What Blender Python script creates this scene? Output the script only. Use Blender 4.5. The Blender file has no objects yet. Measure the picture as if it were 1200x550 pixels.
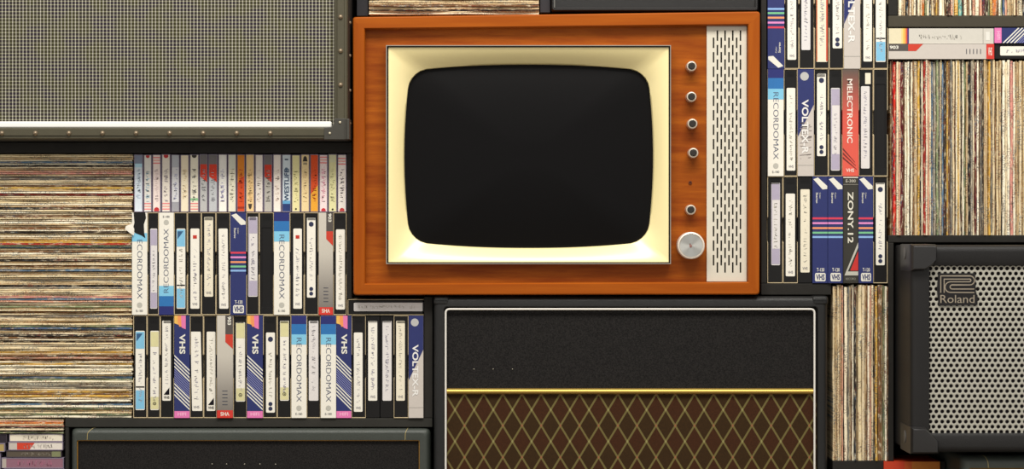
import bpy, bmesh, math, random
from mathutils import Vector, Matrix
PI = math.pi
# ------------------------------------------------------------------ camera, light
D = 3.6            # camera distance from the shelf front (m)
S = 0.0016         # metres per photo pixel on the shelf front
ZC = 0.66          # camera height
sc = bpy.context.scene
col = sc.collection
cam_d = bpy.data.cameras.new('camera'); cam = bpy.data.objects.new('camera', cam_d); col.objects.link(cam)
cam.location = (0, -D, ZC); cam.rotation_euler = (PI/2, 0, 0)
cam_d.sensor_width = 36; cam_d.sensor_fit = 'HORIZONTAL'; cam_d.lens = 36*D/(1200*S)
cam_d.clip_start = .05; cam_d.clip_end = 50
sc.camera = cam
sc.view_settings.view_transform = 'Standard'; sc.view_settings.look = 'None'
sc.view_settings.gamma = 1; sc.view_settings.use_curve_mapping = False
sc.view_settings.exposure = 0.0
w = bpy.data.worlds.new('world'); sc.world = w; w.use_nodes = True
w.node_tree.nodes['Background'].inputs[0].default_value = (1.0, .972, .925, 1)
w.node_tree.nodes['Background'].inputs[1].default_value = 0.66
def area(name, loc, target, sx, sy, power, colr):
    l = bpy.data.lights.new(name, 'AREA'); l.shape = 'RECTANGLE'; l.size = sx; l.size_y = sy
    l.energy = power; l.color = colr
    o = bpy.data.objects.new(name, l); col.objects.link(o); o.location = loc
    o.rotation_euler = (Vector(target)-Vector(loc)).to_track_quat('-Z', 'Y').to_euler()
    return o
area('ceiling_lamp_light', (0.1, -1.95, 3.6), (0, 0, .7), 3.2, 1.0, 168, (1, .955, .88))

# ------------------------------------------------------------------ materials
def L(c):
    r = []
    for v in c[:3]:
        v = v/255
        r.append(v/12.92 if v <= .04045 else ((v+.055)/1.055)**2.4)
    return (*r, 1)
MC = {}
class NT:
    def __init__(s, m):
        s.t = m.node_tree; s.n = s.t.nodes; s.l = s.t.links
    def math(s, op, a, b=None, c=None):
        n = s.n.new('ShaderNodeMath'); n.operation = op
        for i, v in enumerate((a, b, c)):
            if v is None: continue
            if isinstance(v, (int, float)): n.inputs[i].default_value = v
            else: s.l.new(v, n.inputs[i])
        return n.outputs[0]
    def mix(s, f, a, b):
        n = s.n.new('ShaderNodeMix'); n.data_type = 'RGBA'
        for k, v in ((0, f), (6, a), (7, b)):
            if isinstance(v, (int, float)): n.inputs[k].default_value = v
            elif isinstance(v, tuple): n.inputs[k].default_value = v
            else: s.l.new(v, n.inputs[k])
        return n.outputs[2]
    def coord(s, scale=(1, 1, 1)):
        t = s.n.new('ShaderNodeTexCoord'); m = s.n.new('ShaderNodeMapping')
        m.inputs['Scale'].default_value = scale
        s.l.new(t.outputs['Object'], m.inputs[0]); return m.outputs[0]
    def noise(s, vec, scale, detail=2, rough=.5):
        n = s.n.new('ShaderNodeTexNoise'); n.inputs['Scale'].default_value = scale
        n.inputs['Detail'].default_value = detail; n.inputs['Roughness'].default_value = rough
        s.l.new(vec, n.inputs['Vector']); return n.outputs['Fac']
    def ramp(s, f, a, b):
        n = s.n.new('ShaderNodeMapRange'); n.inputs[1].default_value = a; n.inputs[2].default_value = b
        n.clamp = True; s.l.new(f, n.inputs[0]); return n.outputs[0]
    def sep(s, v):
        n = s.n.new('ShaderNodeSeparateXYZ'); s.l.new(v, n.inputs[0]); return n.outputs
def base(name, rgb, rough, metal, spec):
    m = bpy.data.materials.new(name); m.use_nodes = True
    b = m.node_tree.nodes['Principled BSDF']
    b.inputs['Base Color'].default_value = L(rgb); b.inputs['Roughness'].default_value = rough
    b.inputs['Metallic'].default_value = metal; b.inputs['Specular IOR Level'].default_value = spec
    return m, NT(m), b
def bumpit(t, b, h, strength, dist=.001):
    n = t.n.new('ShaderNodeBump'); n.inputs['Strength'].default_value = strength; n.inputs['Distance'].default_value = dist
    t.l.new(h, n.inputs['Height']); t.l.new(n.outputs[0], b.inputs['Normal'])
def M(rgb, rough=.55, metal=0, spec=.35, var=.06, vs=120, bump=0, bs=900, stretch=(1, 1, 1)):
    key = (rgb, rough, metal, spec, var, vs, bump, bs, stretch)
    if key in MC: return MC[key]
    m, t, b = base('surface_%d' % len(MC), rgb, rough, metal, spec)
    c = t.coord(stretch)
    f = t.noise(c, vs, 3)
    k = t.math('MULTIPLY', t.math('SUBTRACT', f, .5), 2*var)
    k = t.math('ADD', k, 1)
    n = t.n.new('ShaderNodeVectorMath'); n.operation = 'SCALE'
    n.inputs[0].default_value = L(rgb)[:3]; t.l.new(k, n.inputs['Scale']); t.l.new(n.outputs[0], b.inputs['Base Color'])
    if bump: bumpit(t, b, t.noise(c, bs, 2), bump)
    MC[key] = m; return m
def wood(name, light, mid, dark, stretch, rough=.42):
    m, t, b = base(name, mid, rough, 0, .14)
    c = t.coord(stretch)
    a = t.noise(c, 3.0, 5, .6); f2 = t.noise(c, 22, 3, .6)
    colr = t.mix(t.ramp(a, .32, .68), L(dark), L(light))
    colr = t.mix(t.math('MULTIPLY', t.ramp(f2, .45, .75), .35), colr, L(dark))
    t.l.new(colr, b.inputs['Base Color']); bumpit(t, b, f2, .08, .0006)
    return m
WOODX = wood('teak_grain_across', (172, 92, 22), (160, 82, 18), (128, 56, 10), (1.6, 8, 17))
FRX = wood('teak_frame_across', (166, 85, 18), (162, 83, 17), (150, 71, 12), (1.2, 8, 26))
FRZ = wood('teak_frame_upright', (166, 85, 18), (162, 83, 17), (150, 71, 12), (26, 8, 1.2))
BOARD = M((40, 38, 35), .7, spec=.2, var=.25, vs=40, bump=.3, bs=500)
VINYL = M((30, 30, 30), .4, spec=.42, var=.12, vs=60, bump=.55, bs=1300)
VINYL2 = M((60, 65, 60), .42, spec=.5, var=.12, vs=60, bump=.5, bs=1100)
BLACKP = M((20, 19, 19), .45, spec=.3, var=.2, vs=60)
CARD = M((214, 196, 160), .8, spec=.1, var=.25, vs=90)
WHITE = M((228, 226, 214), .6, spec=.2, var=.05)
INK = M((110, 108, 122), .8, spec=.05)
INKD = M((28, 27, 32), .8, spec=.05)
CHROME = M((205, 198, 185), .28, 1, .5, var=.03)
GOLD = M((206, 170, 88), .42, .8, .5, var=.03)
PIPEW = M((226, 222, 214), .35, 0, .5, var=.02)

# ------------------------------------------------------------------ mesh helpers (photo-pixel measures at a real depth)
class F:
    def __init__(s, y=0.0): s.y = y; s.k = S*(D+y)/D
    def x(s, p): return (p-600)*s.k
    def z(s, p): return ZC+(275-p)*s.k
    def v(s, px, py, dy=0.0): return (s.x(px), s.y+dy, s.z(py))
class MB:
    def __init__(s): s.v = []; s.f = []; s.m = []; s.mats = []
    def mi(s, m):
        if m not in s.mats: s.mats.append(m)
        return s.mats.index(m)
    def face(s, pts, m):
        i = len(s.v); s.v += [tuple(p) for p in pts]; s.f.append(list(range(i, i+len(pts)))); s.m.append(s.mi(m))
    def box(s, x0, x1, y0, y1, z0, z1, m):
        i = len(s.v); k = s.mi(m)
        s.v += [(x, y, z) for x in (x0, x1) for y in (y0, y1) for z in (z0, z1)]
        for q in ((0, 1, 3, 2), (4, 6, 7, 5), (0, 4, 5, 1), (2, 3, 7, 6), (0, 2, 6, 4), (1, 5, 7, 3)):
            s.f.append([i+a for a in q]); s.m.append(k)
        return s
    def pbox(s, f, px0, px1, py0, py1, dy0, dy1, m):
        return s.box(f.x(px0), f.x(px1), f.y+dy0, f.y+dy1, f.z(py1), f.z(py0), m)
    def loft(s, rings, m, cap0=False, cap1=False, closed=True, mats=None):
        k = s.mi(m); n = len(rings[0]); i0 = len(s.v)
        for r in rings: s.v += [tuple(p) for p in r]
        for a in range(len(rings)-1):
            for b in range(n if closed else n-1):
                c = (b+1) % n
                s.f.append([i0+a*n+b, i0+a*n+c, i0+(a+1)*n+c, i0+(a+1)*n+b]); s.m.append(k if not mats else s.mi(mats(a, b)))
        if cap0: s.f.append([i0+b for b in range(n)][::-1]); s.m.append(k)
        if cap1: s.f.append([i0+(len(rings)-1)*n+b for b in range(n)]); s.m.append(k)
        return s
    def lathe(s, cx, cz, prof, m, n=24, cap=True):
        rings = [[(cx+r*math.cos(2*PI*a/n), y, cz+r*math.sin(2*PI*a/n)) for a in range(n)] for r, y in prof]
        return s.loft(rings, m, cap0=cap, cap1=cap)
    def tube(s, path, r, m, n=8, closed=False):
        P = [Vector(p) for p in path]; N = len(P); rings = []
        for i in range(N):
            if closed: t = P[(i+1) % N]-P[i-1]
            else: t = P[min(i+1, N-1)]-P[max(i-1, 0)]
            t.normalize(); up = Vector((0, 1, 0)) if abs(t.y) < .9 else Vector((1, 0, 0))
            a = t.cross(up).normalized(); b = t.cross(a).normalized()
            rings.append([P[i]+a*r*math.cos(2*PI*j/n)+b*r*math.sin(2*PI*j/n) for j in range(n)])
        if closed: rings.append(rings[0])
        return s.loft(rings, m, cap0=not closed, cap1=not closed)
    def build(s, name, parent=None, origin=None, bevel=0, smooth=False, seg=2):
        me = bpy.data.meshes.new(name)
        o = bpy.data.objects.new(name, me); col.objects.link(o)
        if parent is not None: off = Vector(parent['_o']); o.parent = parent
        elif origin is not None: off = Vector(origin); o.location = off
        else:
            zs = [v[2] for v in s.v]; xs = [v[0] for v in s.v]; ys = [v[1] for v in s.v]
            off = Vector(((min(xs)+max(xs))/2, (min(ys)+max(ys))/2, min(zs))); o.location = off
        if parent is not None and parent.get('_p'): pass
        me.from_pydata([tuple(Vector(v)-off) for v in s.v], [], s.f)
        for m in s.mats: me.materials.append(m)
        me.polygons.foreach_set('material_index', s.m)
        bm = bmesh.new(); bm.from_mesh(me)
        bmesh.ops.remove_doubles(bm, verts=bm.verts, dist=1e-6)
        if bevel:
            ed = [e for e in bm.edges if len(e.link_faces) == 2 and e.calc_face_angle(0) > .6]
            bmesh.ops.bevel(bm, geom=ed, offset=bevel, segments=seg, affect='EDGES', profile=.5, clamp_overlap=True)
        bmesh.ops.recalc_face_normals(bm, faces=bm.faces)
        bm.to_mesh(me); bm.free()
        if smooth:
            me.polygons.foreach_set('use_smooth', [True]*len(me.polygons))
            me.set_sharp_from_angle(angle=.7)
            wn = o.modifiers.new('even_normals', 'WEIGHTED_NORMAL'); wn.keep_sharp = True; wn.weight = 80
        o['_o'] = tuple(off)
        return o
def thing(name, label, cat, f, px, py, group=None, dy=0):
    o = bpy.data.objects.new(name, None); col.objects.link(o); o.empty_display_size = .05
    p = f.v(px, py, dy); o.location = p; o['_o'] = p
    o['label'] = label; o['category'] = cat
    if group: o['group'] = group
    return o
def tag(o, label, cat, group=None, kind=None):
    if kind: o['kind'] = kind
    else: o['label'] = label; o['category'] = cat
    if group: o['group'] = group
    return o
def rq(cs, r, n=5):
    """rounded polygon through pixel corners"""
    out = []; N = len(cs)
    for i in range(N):
        p = Vector(cs[i]); a = Vector(cs[i-1]); b = Vector(cs[(i+1) % N])
        rr = r[i] if isinstance(r, (list, tuple)) else r
        q0 = p+(a-p).normalized()*rr; q1 = p+(b-p).normalized()*rr
        for j in range(n+1):
            t = j/n; out.append(tuple(q0*(1-t)**2+p*2*t*(1-t)+q1*t*t))
    return out
def rect(x0, x1, y0, y1): return [(x0, y0), (x1, y0), (x1, y1), (x0, y1)]
def ring(f, pts, dy): return [f.v(p[0], p[1], dy) for p in pts]
def grown(cs, d):
    (x0, y0), (x1, y0b), (x1b, y1), (x0b, y1b) = cs
    return [(x0-d, y0-d), (x1+d, y0b-d), (x1b+d, y1+d), (x0b-d, y1b+d)]
TC = {}
def textmesh(s, off=0.0):
    if (s, off) in TC: return TC[(s, off)]
    cu = bpy.data.curves.new('t', 'FONT'); cu.body = s; cu.offset = off; cu.resolution_u = 3
    ob = bpy.data.objects.new('t', cu); col.objects.link(ob)
    bpy.context.view_layer.update()
    me = bpy.data.meshes.new_from_object(ob.evaluated_get(bpy.context.evaluated_depsgraph_get()))
    vs = [(v.co.x, v.co.y) for v in me.vertices]; fs = [list(p.vertices) for p in me.polygons]
    bpy.data.objects.remove(ob); bpy.data.curves.remove(cu); bpy.data.meshes.remove(me)
    x0 = min(v[0] for v in vs); x1 = max(v[0] for v in vs); y0 = min(v[1] for v in vs); y1 = max(v[1] for v in vs)
    vs = [((x-x0)/(x1-x0), (y-y0)/(y1-y0)) for x, y in vs]
    TC[(s, off)] = (vs, fs); return TC[(s, off)]

# a printed spine: (u across, v down its length) in pixels, laid onto the photo plane in one of four turns
class Spine:
    def __init__(s, f, x0, x1, y0, y1, turn='down', dy=0.0):
        s.f = f; s.r = (x0, x1, y0, y1); s.turn = turn; s.dy = dy
        s.w, s.h = (x1-x0, y1-y0) if turn in ('down', 'up') else (y1-y0, x1-x0)
        s.sv = s.h/120.0; s.su = s.w/18.0
    def pt(s, u, v, lift=0.0):
        x0, x1, y0, y1 = s.r; u = u*s.su; v = v*s.sv
        u = min(max(u, 0), s.w); v = min(max(v, 0), s.h)
        if s.turn == 'down': p = (x0+u, y0+v)
        elif s.turn == 'up': p = (x1-u, y1-v)
        elif s.turn == 'ccw': p = (x0+v, y1-u)
        else: p = (x1-v, y0+u)
        return s.f.v(p[0], p[1], s.dy-lift)
    def poly(s, mb, pts, m, lift=.0002): mb.face([s.pt(u, v, lift) for u, v in pts], m)
    def rect(s, mb, u0, u1, v0, v1, m, lift=.0002): s.poly(mb, [(u0, v0), (u1, v0), (u1, v1), (u0, v1)], m, lift)
    def disc(s, mb, u, v, r, m, lift=.0003, n=14):
        k = s.su/s.sv
        s.poly(mb, [(u+r*math.cos(2*PI*i/n), v+r*k*math.sin(2*PI*i/n)) for i in range(n)], m, lift)
    def text(s, mb, txt, u0, u1, v0, v1, m, rot='cw', off=0.0, lift=.0005):
        if isinstance(mb, list): mb.append(MB()); mb = mb[-1]
        vs, fs = textmesh(txt, off); i = len(mb.v); k = mb.mi(m)
        for tx, ty in vs:
            if rot == 'cw': u, v = u0+ty*(u1-u0), v0+tx*(v1-v0)
            elif rot == 'ccw': u, v = u1-ty*(u1-u0), v1-tx*(v1-v0)
            elif rot == '180': u, v = u1-tx*(u1-u0), v0+ty*(v1-v0)
            else: u, v = u0+tx*(u1-u0), v1-ty*(v1-v0)
            mb.v.append(s.pt(u, v, lift))
        for q in fs: mb.f.append([i+a for a in q]); mb.m.append(k)
    def scrawl(s, mb, u0, u1, v0, v1, m, rng, dens=1.0, lift=.0004, wd=.32):
        v = v0
        while v < v1-1.5:
            if rng.random() < .16: v += 2.2; continue
            st = rng.uniform(1.0, 1.9)
            pts = [(rng.uniform(u0, u1), v+rng.uniform(0, st)) for _ in range(rng.choice((2, 3, 3, 4)))]
            if rng.random() < dens:
                for a, b in zip(pts, pts[1:]):
                    d = Vector(b)-Vector(a)
                    if d.length < .1: continue
                    n = Vector((-d.y, d.x)).normalized()*wd
                    s.poly(mb, [(a[0]-n.x, a[1]-n.y), (b[0]-n.x, b[1]-n.y), (b[0]+n.x, b[1]+n.y), (a[0]+n.x, a[1]+n.y)], m, lift)
            v += st+.5

# ------------------------------------------------------------------ room and shelving
mb = MB(); mb.box(-2.4, 2.4, -4.4, .5, -.03, 0, M((120, 112, 102), .7, var=.2, vs=14)); tag(mb.build('floor'), 0, 0, kind='structure')
mb = MB(); mb.box(-2.4, 2.4, .5, .56, 0, 2.6, M((150, 145, 136), .9, var=.04, vs=14)); tag(mb.build('wall_back'), 0, 0, kind='structure')
F0 = F(.006)
BOARD2 = M((48, 47, 43), .7, spec=.2, var=.2, vs=40, bump=.3, bs=500); BOARD3 = M((70, 65, 54), .7, spec=.2, var=.12, vs=30, bump=.3, bs=500)
def board(px0, px1, py0, py1, label, name='shelf_board', d1=.40, f=F0, m=BOARD, dy=0.0):
    return tag(MB().pbox(f, px0, px1, py0, py1, dy, d1, m).build(name, bevel=.0012), label, 'shelf')
Z0 = 687.4                                    # floor line in pixels
board(-80, 412.4, 166.8, 179.6, 'black shelf board under the large studded speaker cabinet')
board(406.6, 412.2, 179.8, 350.6, 'thin black upright between the left video tapes and the television', 'shelf_upright')
board(76.4, 506.8, 490.5, 501.0, 'dark shelf board under the lower left row of video tapes', m=BOARD2)
board(497, 507, 348, 490.2, 'black upright between the left video tapes and the diamond-cloth amplifier', 'shelf_upright')
board(76.4, 80.6, 501.4, Z0, 'black upright beside the small flat sleeves and lying cassettes', 'shelf_upright')
board(-80, 76, 553, 563, 'black shelf board just below the lying cassettes')
board(-80, -70, 563.2, Z0, 'black upright at the far left below the cassettes', 'shelf_upright')
board(60, 70, 563.2, Z0, 'black upright below the lying cassettes, beside the rounded amplifier', 'shelf_upright')
board(892, 898.4, -60, 332.2, 'black upright between the television and the right-hand video tapes', 'shelf_upright')
board(892, 974, 332.4, 345.8, 'black shelf board under the left half of the right-hand video tapes')
board(1041.2, 1047.4, 284.6, 541.0, 'black upright between the narrow record bundle and the perforated amplifier', 'shelf_upright')
board(1041.2, 1420, 276, 284.4, 'black shelf board under the standing records, above the perforated amplifier')
board(1041.2, 1420, 18.4, 31.6, 'black shelf board under the top right records, above the lying video tapes', m=BOARD3)
board(1041.2, 1051.4, -200, 18.2, 'black upright at the left of the top right records', 'shelf_upright')
board(975.8, 1035.4, 540.4, 551.2, 'black shelf board under the narrow record bundle')
board(975.8, 983, 561.2, Z0, 'black upright under the narrow record bundle', 'shelf_upright')
board(975.8, 1101.8, 551.5, 561, 'black shelf board under the orange boxed tape')
board(1101.9, 1108, 541, Z0, 'black upright right of the orange boxed tape', 'shelf_upright')
board(1420.4, 1432, -200, Z0, 'black upright at the far right of the shelving', 'shelf_upright')
tag(MB().box(-1.22, 1.40, .425, .44, 0, 1.75, M((22, 21, 21), .8, spec=.1, var=.2, vs=30)).build('back_panel'), 'black back panel seen in the gaps behind the tapes and records', 'panel')

# ------------------------------------------------------------------ television
FT = F(-.02)
tv = thing('television', 'vintage teak-cased television with cream screen surround, blank black screen and slotted speaker grille', 'television', FT, 652, 346, dy=.2)
OUT = [(413, 19.8), (891, 13.2), (890.3, 345.6), (414, 346.2)]
INN = [(427.6, 34.2), (876.6, 29.2), (876.4, 330.6), (428.2, 332.4)]
N_ = 4
def rr_(c, r): return rq(c, r, N_)
def side_mat(a, b):
    i = b // (N_+1)
    return FRX if i in (0, 2) and b % (N_+1) == N_ else FRZ if b % (N_+1) == N_ else FRX
def shell(): return None
mbm = MB()
rings = [ring(FT, rr_(OUT, 4), .40), ring(FT, rr_(OUT, 4), .004), ring(FT, rr_(grown(OUT, -.7), 3.6), .0012), ring(FT, rr_(grown(OUT, -1.8), 3.2), 0),
         ring(FT, rr_(grown(INN, 1.4), .8), .0), ring(FT, rr_(grown(INN, .5), .6), .0014), ring(FT, rr_(INN, .4), .004), ring(FT, rr_(INN, .4), .024)]
mbm.loft(rings, FRX, cap0=True, mats=side_mat)
mbm.build('cabinet', tv, smooth=True)
# wooden control fascia, recessed
HO = rect(453.4, 785.2, 54, 308.8)
mbp = MB(); mbp.loft([ring(FT, HO, .03), ring(FT, HO, .0165), ring(FT, INN, .0165), ring(FT, INN, .03)], WOODX); mbp.build('front_panel', tv)
# bezel
BO = rect(452.6, 786, 53.2, 309.6)
def screen_outline(d=0.0, n=160):
    cx, cy = 619.7, 182.6; pts = []
    for i in range(n):
        a = 2*PI*i/n; ca, sa = math.cos(a), math.sin(a)
        # bulged-side rounded rectangle, solved along a ray
        lo, hi = 0, 260
        for _ in range(30):
            r = (lo+hi)/2; x = r*ca; y = r*sa
            hx = 147.2-d-7.0*(min(abs(y)/100, 1.05))**2.0
            hy = 108.7-d-7.6*(min(abs(x)/140, 1.05))**2.2
            R = 20
            qx = abs(x)-(hx-R); qy = abs(y)-(hy-R)
            dd = math.hypot(max(qx, 0), max(qy, 0))+min(max(qx, qy), 0)-R
            if dd > 0: hi = r
            else: lo = r
        pts.append((cx+r*ca, cy+r*sa))
    return pts
def rect_outline(x0, x1, y0, y1, n=160):
    cx, cy = 619.7, 182.6; pts = []
    for i in range(n):
        a = 2*PI*i/n; ca, sa = math.cos(a), math.sin(a)
        r = min(((x1 if ca > 0 else x0)-cx)/ca if abs(ca) > 1e-9 else 1e9, ((y1 if sa > 0 else y0)-cy)/sa if abs(sa) > 1e-9 else 1e9)
        pts.append((cx+r*ca, cy+r*sa))
    cs = [(x0, y0), (x1, y0), (x1, y1), (x0, y1)]
    for c in cs:     # snap nearest to the true corner
        j = min(range(n), key=lambda q: (pts[q][0]-c[0])**2+(pts[q][1]-c[1])**2); pts[j] = c
    return pts
CREAM = M((248, 232, 172), .36, spec=.5, var=.015)
cb_ = CREAM.node_tree.nodes['Principled BSDF']; cb_.inputs['Coat Weight'].default_value = .9; cb_.inputs['Coat Roughness'].default_value = .3
so = screen_outline(); ro = rect_outline(455.2, 783.6, 55.6, 307.4)
bz = MB(); rings = [ring(FT, ro, .012), ring(FT, ro, -.0002)]
for i in range(0, 15):
    t = i/14
    pts = [(a[0]*(1-t)+b[0]*t, a[1]*(1-t)+b[1]*t) for a, b in zip(ro, so)]
    rings.append(ring(FT, pts, .0005+.022*t**1.5))
si = screen_outline(.6); rings.append(ring(FT, si, .034))
bz.loft(rings, CREAM); bz.build('screen_surround', tv, smooth=True)
tr = MB(); g = BO
tr.loft([ring(FT, g, .0165), ring(FT, g, -.004), ring(FT, grown(g, -.9), -.004), ring(FT, grown(g, -1.0), .0)], CHROME)
tr.loft([ring(FT, grown(g, -1.0), .0), ring(FT, grown(g, -2.7), .003)], M((40, 36, 26), .6))
tr.build('trim_strip', tv)
sg = MB(); rings = []
for i in range(10):
    t = i/10; rings.append(ring(FT, [(619.7+(p[0]-619.7)*(1-t), 182.6+(p[1]-182.6)*(1-t)) for p in screen_outline(-1.5)], .030-.016*(1-(1-t)**2)))
sg.loft(rings, M((12, 11, 12), .4, spec=.12, var=.05, vs=300), cap1=True); sg.build('screen', tv, smooth=True)
# knobs
for i, (kx, ky) in enumerate(((810.3, 77.8), (810.2, 113.6), (811.3, 145.2), (812.3, 179.4), (809.4, 246.0))):
    k = MB(); cx, cz = FT.x(kx), FT.z(ky); q = FT.k; y = FT.y
    k.lathe(cx, cz, [(6.1*q, y+.0165), (6.1*q, y-.002), (5.5*q, y-.0045), (4.5*q, y-.005), (4.1*q, y-.003)], M((226, 214, 196), .3, .55, .5, var=.02), 28)
    kk = k.build('knob', tv, smooth=True)
    c = MB(); c.lathe(cx, cz, [(4.0*q, y-.003), (3.9*q, y-.0046), (3.0*q, y-.0058)], M((46, 42, 38), .4), 24); c.build('knob_cap', kk, smooth=True)
k = MB(); cx, cz = FT.x(809.2), FT.z(288); y = FT.y
k.lathe(cx, cz, [(15.2*q, y+.0165), (16*q, y+.012), (16*q, y-.010), (15.4*q, y-.013), (14.2*q, y-.014), (13.6*q, y-.0125)], M((238, 226, 212), .35, .25, .5, var=.02), 40)
kk = k.build('tuning_knob', tv, smooth=True)
m, t_, b_ = base('spun_aluminium', (205, 205, 200), .33, .9, .5)
cc = t_.sep(t_.coord()); ang = t_.math('ARCTAN2', cc[2], cc[0]); b_.inputs['Anisotropic'].default_value = .85; tg = t_.n.new('ShaderNodeTangent'); tg.direction_type = 'RADIAL'; tg.axis = 'Y'; t_.l.new(tg.outputs[0], b_.inputs['Tangent'])
cv = MB(); cv.lathe(cx, cz, [(13.7*q, y-.0125), (13.2*q, y-.0138), (1.4*q, y-.0135), (1.2*q, y-.0145)], m, 40); cv.build('dial_face', kk, smooth=True)
mk = MB(); f_ = F(FT.y-.0149); R_ = M((150, 60, 40), .5)
for a, b in (((808.4, 290), (808.9, 285.4)), ((808.9, 285.4), (809.9, 290.6)), ((809.9, 290.6), (810.6, 287))):
    mk.face([f_.v(a[0]-.25, a[1]), f_.v(b[0]-.25, b[1]), f_.v(b[0]+.25, b[1]), f_.v(a[0]+.25, a[1])], R_)
mk.build('dial_mark', kk)
h = MB(); h.lathe(FT.x(809.8), FT.z(214), [(2.1*q, y+.0166), (2.1*q, y+.0150), (1.3*q, y+.0148), (1.2*q, y+.0162)], M((96, 44, 14), .5), 16); h.build('indicator_hole', tv)
# speaker grille with real slots
GR = M((214, 208, 192), .45, spec=.35, var=.02)
g = MB(); gx0, gx1, gy0, gy1 = 829, 875.8, 30.0, 330.2
cols_ = [837 + 4.52*i for i in range(8)]; hw = .95
xs = [gx0]
for c in cols_: xs += [c-hw, c+hw]
xs.append(gx1)
for i in range(0, len(xs), 2): g.pbox(FT, xs[i], xs[i+1], gy0, gy1, .0115, .0165, GR)
for i, c in enumerate(cols_):
    st = 43.3 if i % 2 == 0 else 34.8
    p = gy0; n = 17 if i % 2 else 16
    for j in range(n):
        a = st+17.05*j
        g.pbox(FT, c-hw, c+hw, p, a, .0115, .0165, GR); p = a+12.4
    g.pbox(FT, c-hw, c+hw, p, gy1, .0115, .0165, GR)
g.build('speaker_grille', tv)
MB().pbox(FT, 834, 872, 33, 327, .0161, .0164, M((7, 6, 6), .95, spec=.05)).build('grille_backing', tv)

# ------------------------------------------------------------------ amplifiers
def loop_tube(f, pts, dy, r, m, mb=None):
    mb = mb or MB(); mb.tube(ring(f, pts, dy), r, m, 8, closed=True); return mb
def stud(mb, x, y, z, r, m, nrm='y'):
    n = 10; prof = [(r, 0), (r*.85, -.5*r), (r*.45, -.8*r), (.05*r, -.88*r)]
    rings = []
    for pr, py in prof:
        if nrm == 'y': rings.append([(x+pr*math.cos(2*PI*a/n), y+py, z+pr*math.sin(2*PI*a/n)) for a in range(n)])
        else: rings.append([(x-py, y+pr*math.cos(2*PI*a/n), z+pr*math.sin(2*PI*a/n)) for a in range(n)])
    mb.loft(rings, m, cap1=True)
# --- large studded cabinet, upper left
FA = F(-.05)
cab = thing('speaker_cabinet', 'large studded speaker cabinet with woven grey grille cloth and white piping, upper left', 'speaker', FA, 168, 165, dy=.2)
TRIM = M((76, 72, 56), .5, spec=.35, var=.1, vs=50, bump=.3, bs=700)
TRIMD = M((66, 64, 58), .45, spec=.35, var=.1, vs=50, bump=.3, bs=700)
o4 = rect(-71, 408.6, -306, 164.4)
mbx = MB()
mbx.loft([ring(FA, rq(o4, 3), .36), ring(FA, rq(o4, 3), .012), ring(FA, rq(grown(o4, -1.2), 3), .004)], M((38, 36, 33), .6, var=.1, bump=.3), cap0=True)
mbx.loft([ring(FA, rq(grown(o4, -1.2), 3), .004), ring(FA, rq(grown(o4, -2.5), 2), .001), ring(FA, rq(grown(o4, -5), 2), .001), ring(FA, rq(grown(o4, -5.6), 2), -.001),
          ring(FA, rq(grown(o4, -13), 2), -.001), ring(FA, rq(grown(o4, -14), 1.5), .002), ring(FA, rq(grown(o4, -17), 1.5), .004), ring(FA, rq(grown(o4, -18), 1.5), .016)], TRIM)
mbx.build('cabinet_shell', cab, smooth=True)
m, t_, b_ = base('basket_weave', (120, 115, 95), .8, 0, .15)
s_ = t_.sep(t_.coord((1, 1, 1))); pit = 4.1*FA.k
fx = t_.math('FRACT', t_.math('MULTIPLY', s_[0], 1/pit)); fz = t_.math('FRACT', t_.math('MULTIPLY', s_[2], 1/pit))
ax = t_.math('LESS_THAN', fx, .26); az = t_.math('LESS_THAN', fz, .25)
line = t_.math('MAXIMUM', ax, az); both = t_.math('MULTIPLY', ax, az)
n1 = t_.ramp(t_.noise(t_.coord(), 26, 3), .42, .6)
dk = t_.mix(n1, L((46, 39, 48)), L((58, 55, 36)))
lt = t_.mix(ax, L((118, 117, 92)), L((150, 146, 136)))
cl = t_.mix(line, dk, lt); cl = t_.mix(both, cl, L((196, 193, 176))); t_.l.new(cl, b_.inputs['Base Color'])
bumpit(t_, b_, line, .3, .0006)
MB().pbox(FA, -54, 391, -290, 147, .0125, .018, m).build('grille_cloth', cab)
MB().pbox(FA, -54, 388.5, 142.3, 149.8, .001, .013, M((240, 240, 236), .3, spec=.5, var=.01)).build('white_piping', cab, bevel=.003, seg=3)
SM = M((140, 124, 102), .38, .6, .5, var=.1)
# studs are countable: one part each
def split_studs():
    for i in range(-1, 10):
        if i == 9: continue
        a = MB(); stud(a, FA.x(2.3+39.3*i), FA.y-.001, FA.z(156.2), .0046, SM); a.build('stud', cab, smooth=True)
    for i in range(-2, 3):
        a = MB(); stud(a, FA.x(399.2), FA.y-.001, FA.z(20+39.8*i), .0046, SM); a.build('stud', cab, smooth=True)
    for yy in (25, 64, 105, 144):
        a = MB(); stud(a, FA.x(408.6), FA.y+.022, FA.z(yy), .0034, SM, 'x'); a.build('stud', cab, smooth=True)
split_studs()
cp = MB(); pts = [(392, 139), (406, 139), (406, 163.6), (380, 163.6), (380, 150), (388.4, 149.4), (391.6, 146)]
cp.loft([ring(FA, pts, .001), ring(FA, pts, -.0028)], TRIMD, cap0=True, cap1=True)
for (a, b) in ((403.5, 404.6), (406.4, 409.6)): cp.pbox(FA, a, b, 139.4, 163.4, -.0038, .06 if b > 405 else .0, TRIMD)
cpo = cp.build('corner_protector', cab, bevel=.0006)
for (a, b) in ((398.6, 143.7), (386.6, 156.4)):
    q_ = MB(); stud(q_, FA.x(a), FA.y-.0028, FA.z(b), .0026, M((205, 195, 170), .4, .5)); q_.build('screw', cpo, smooth=True)

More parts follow.
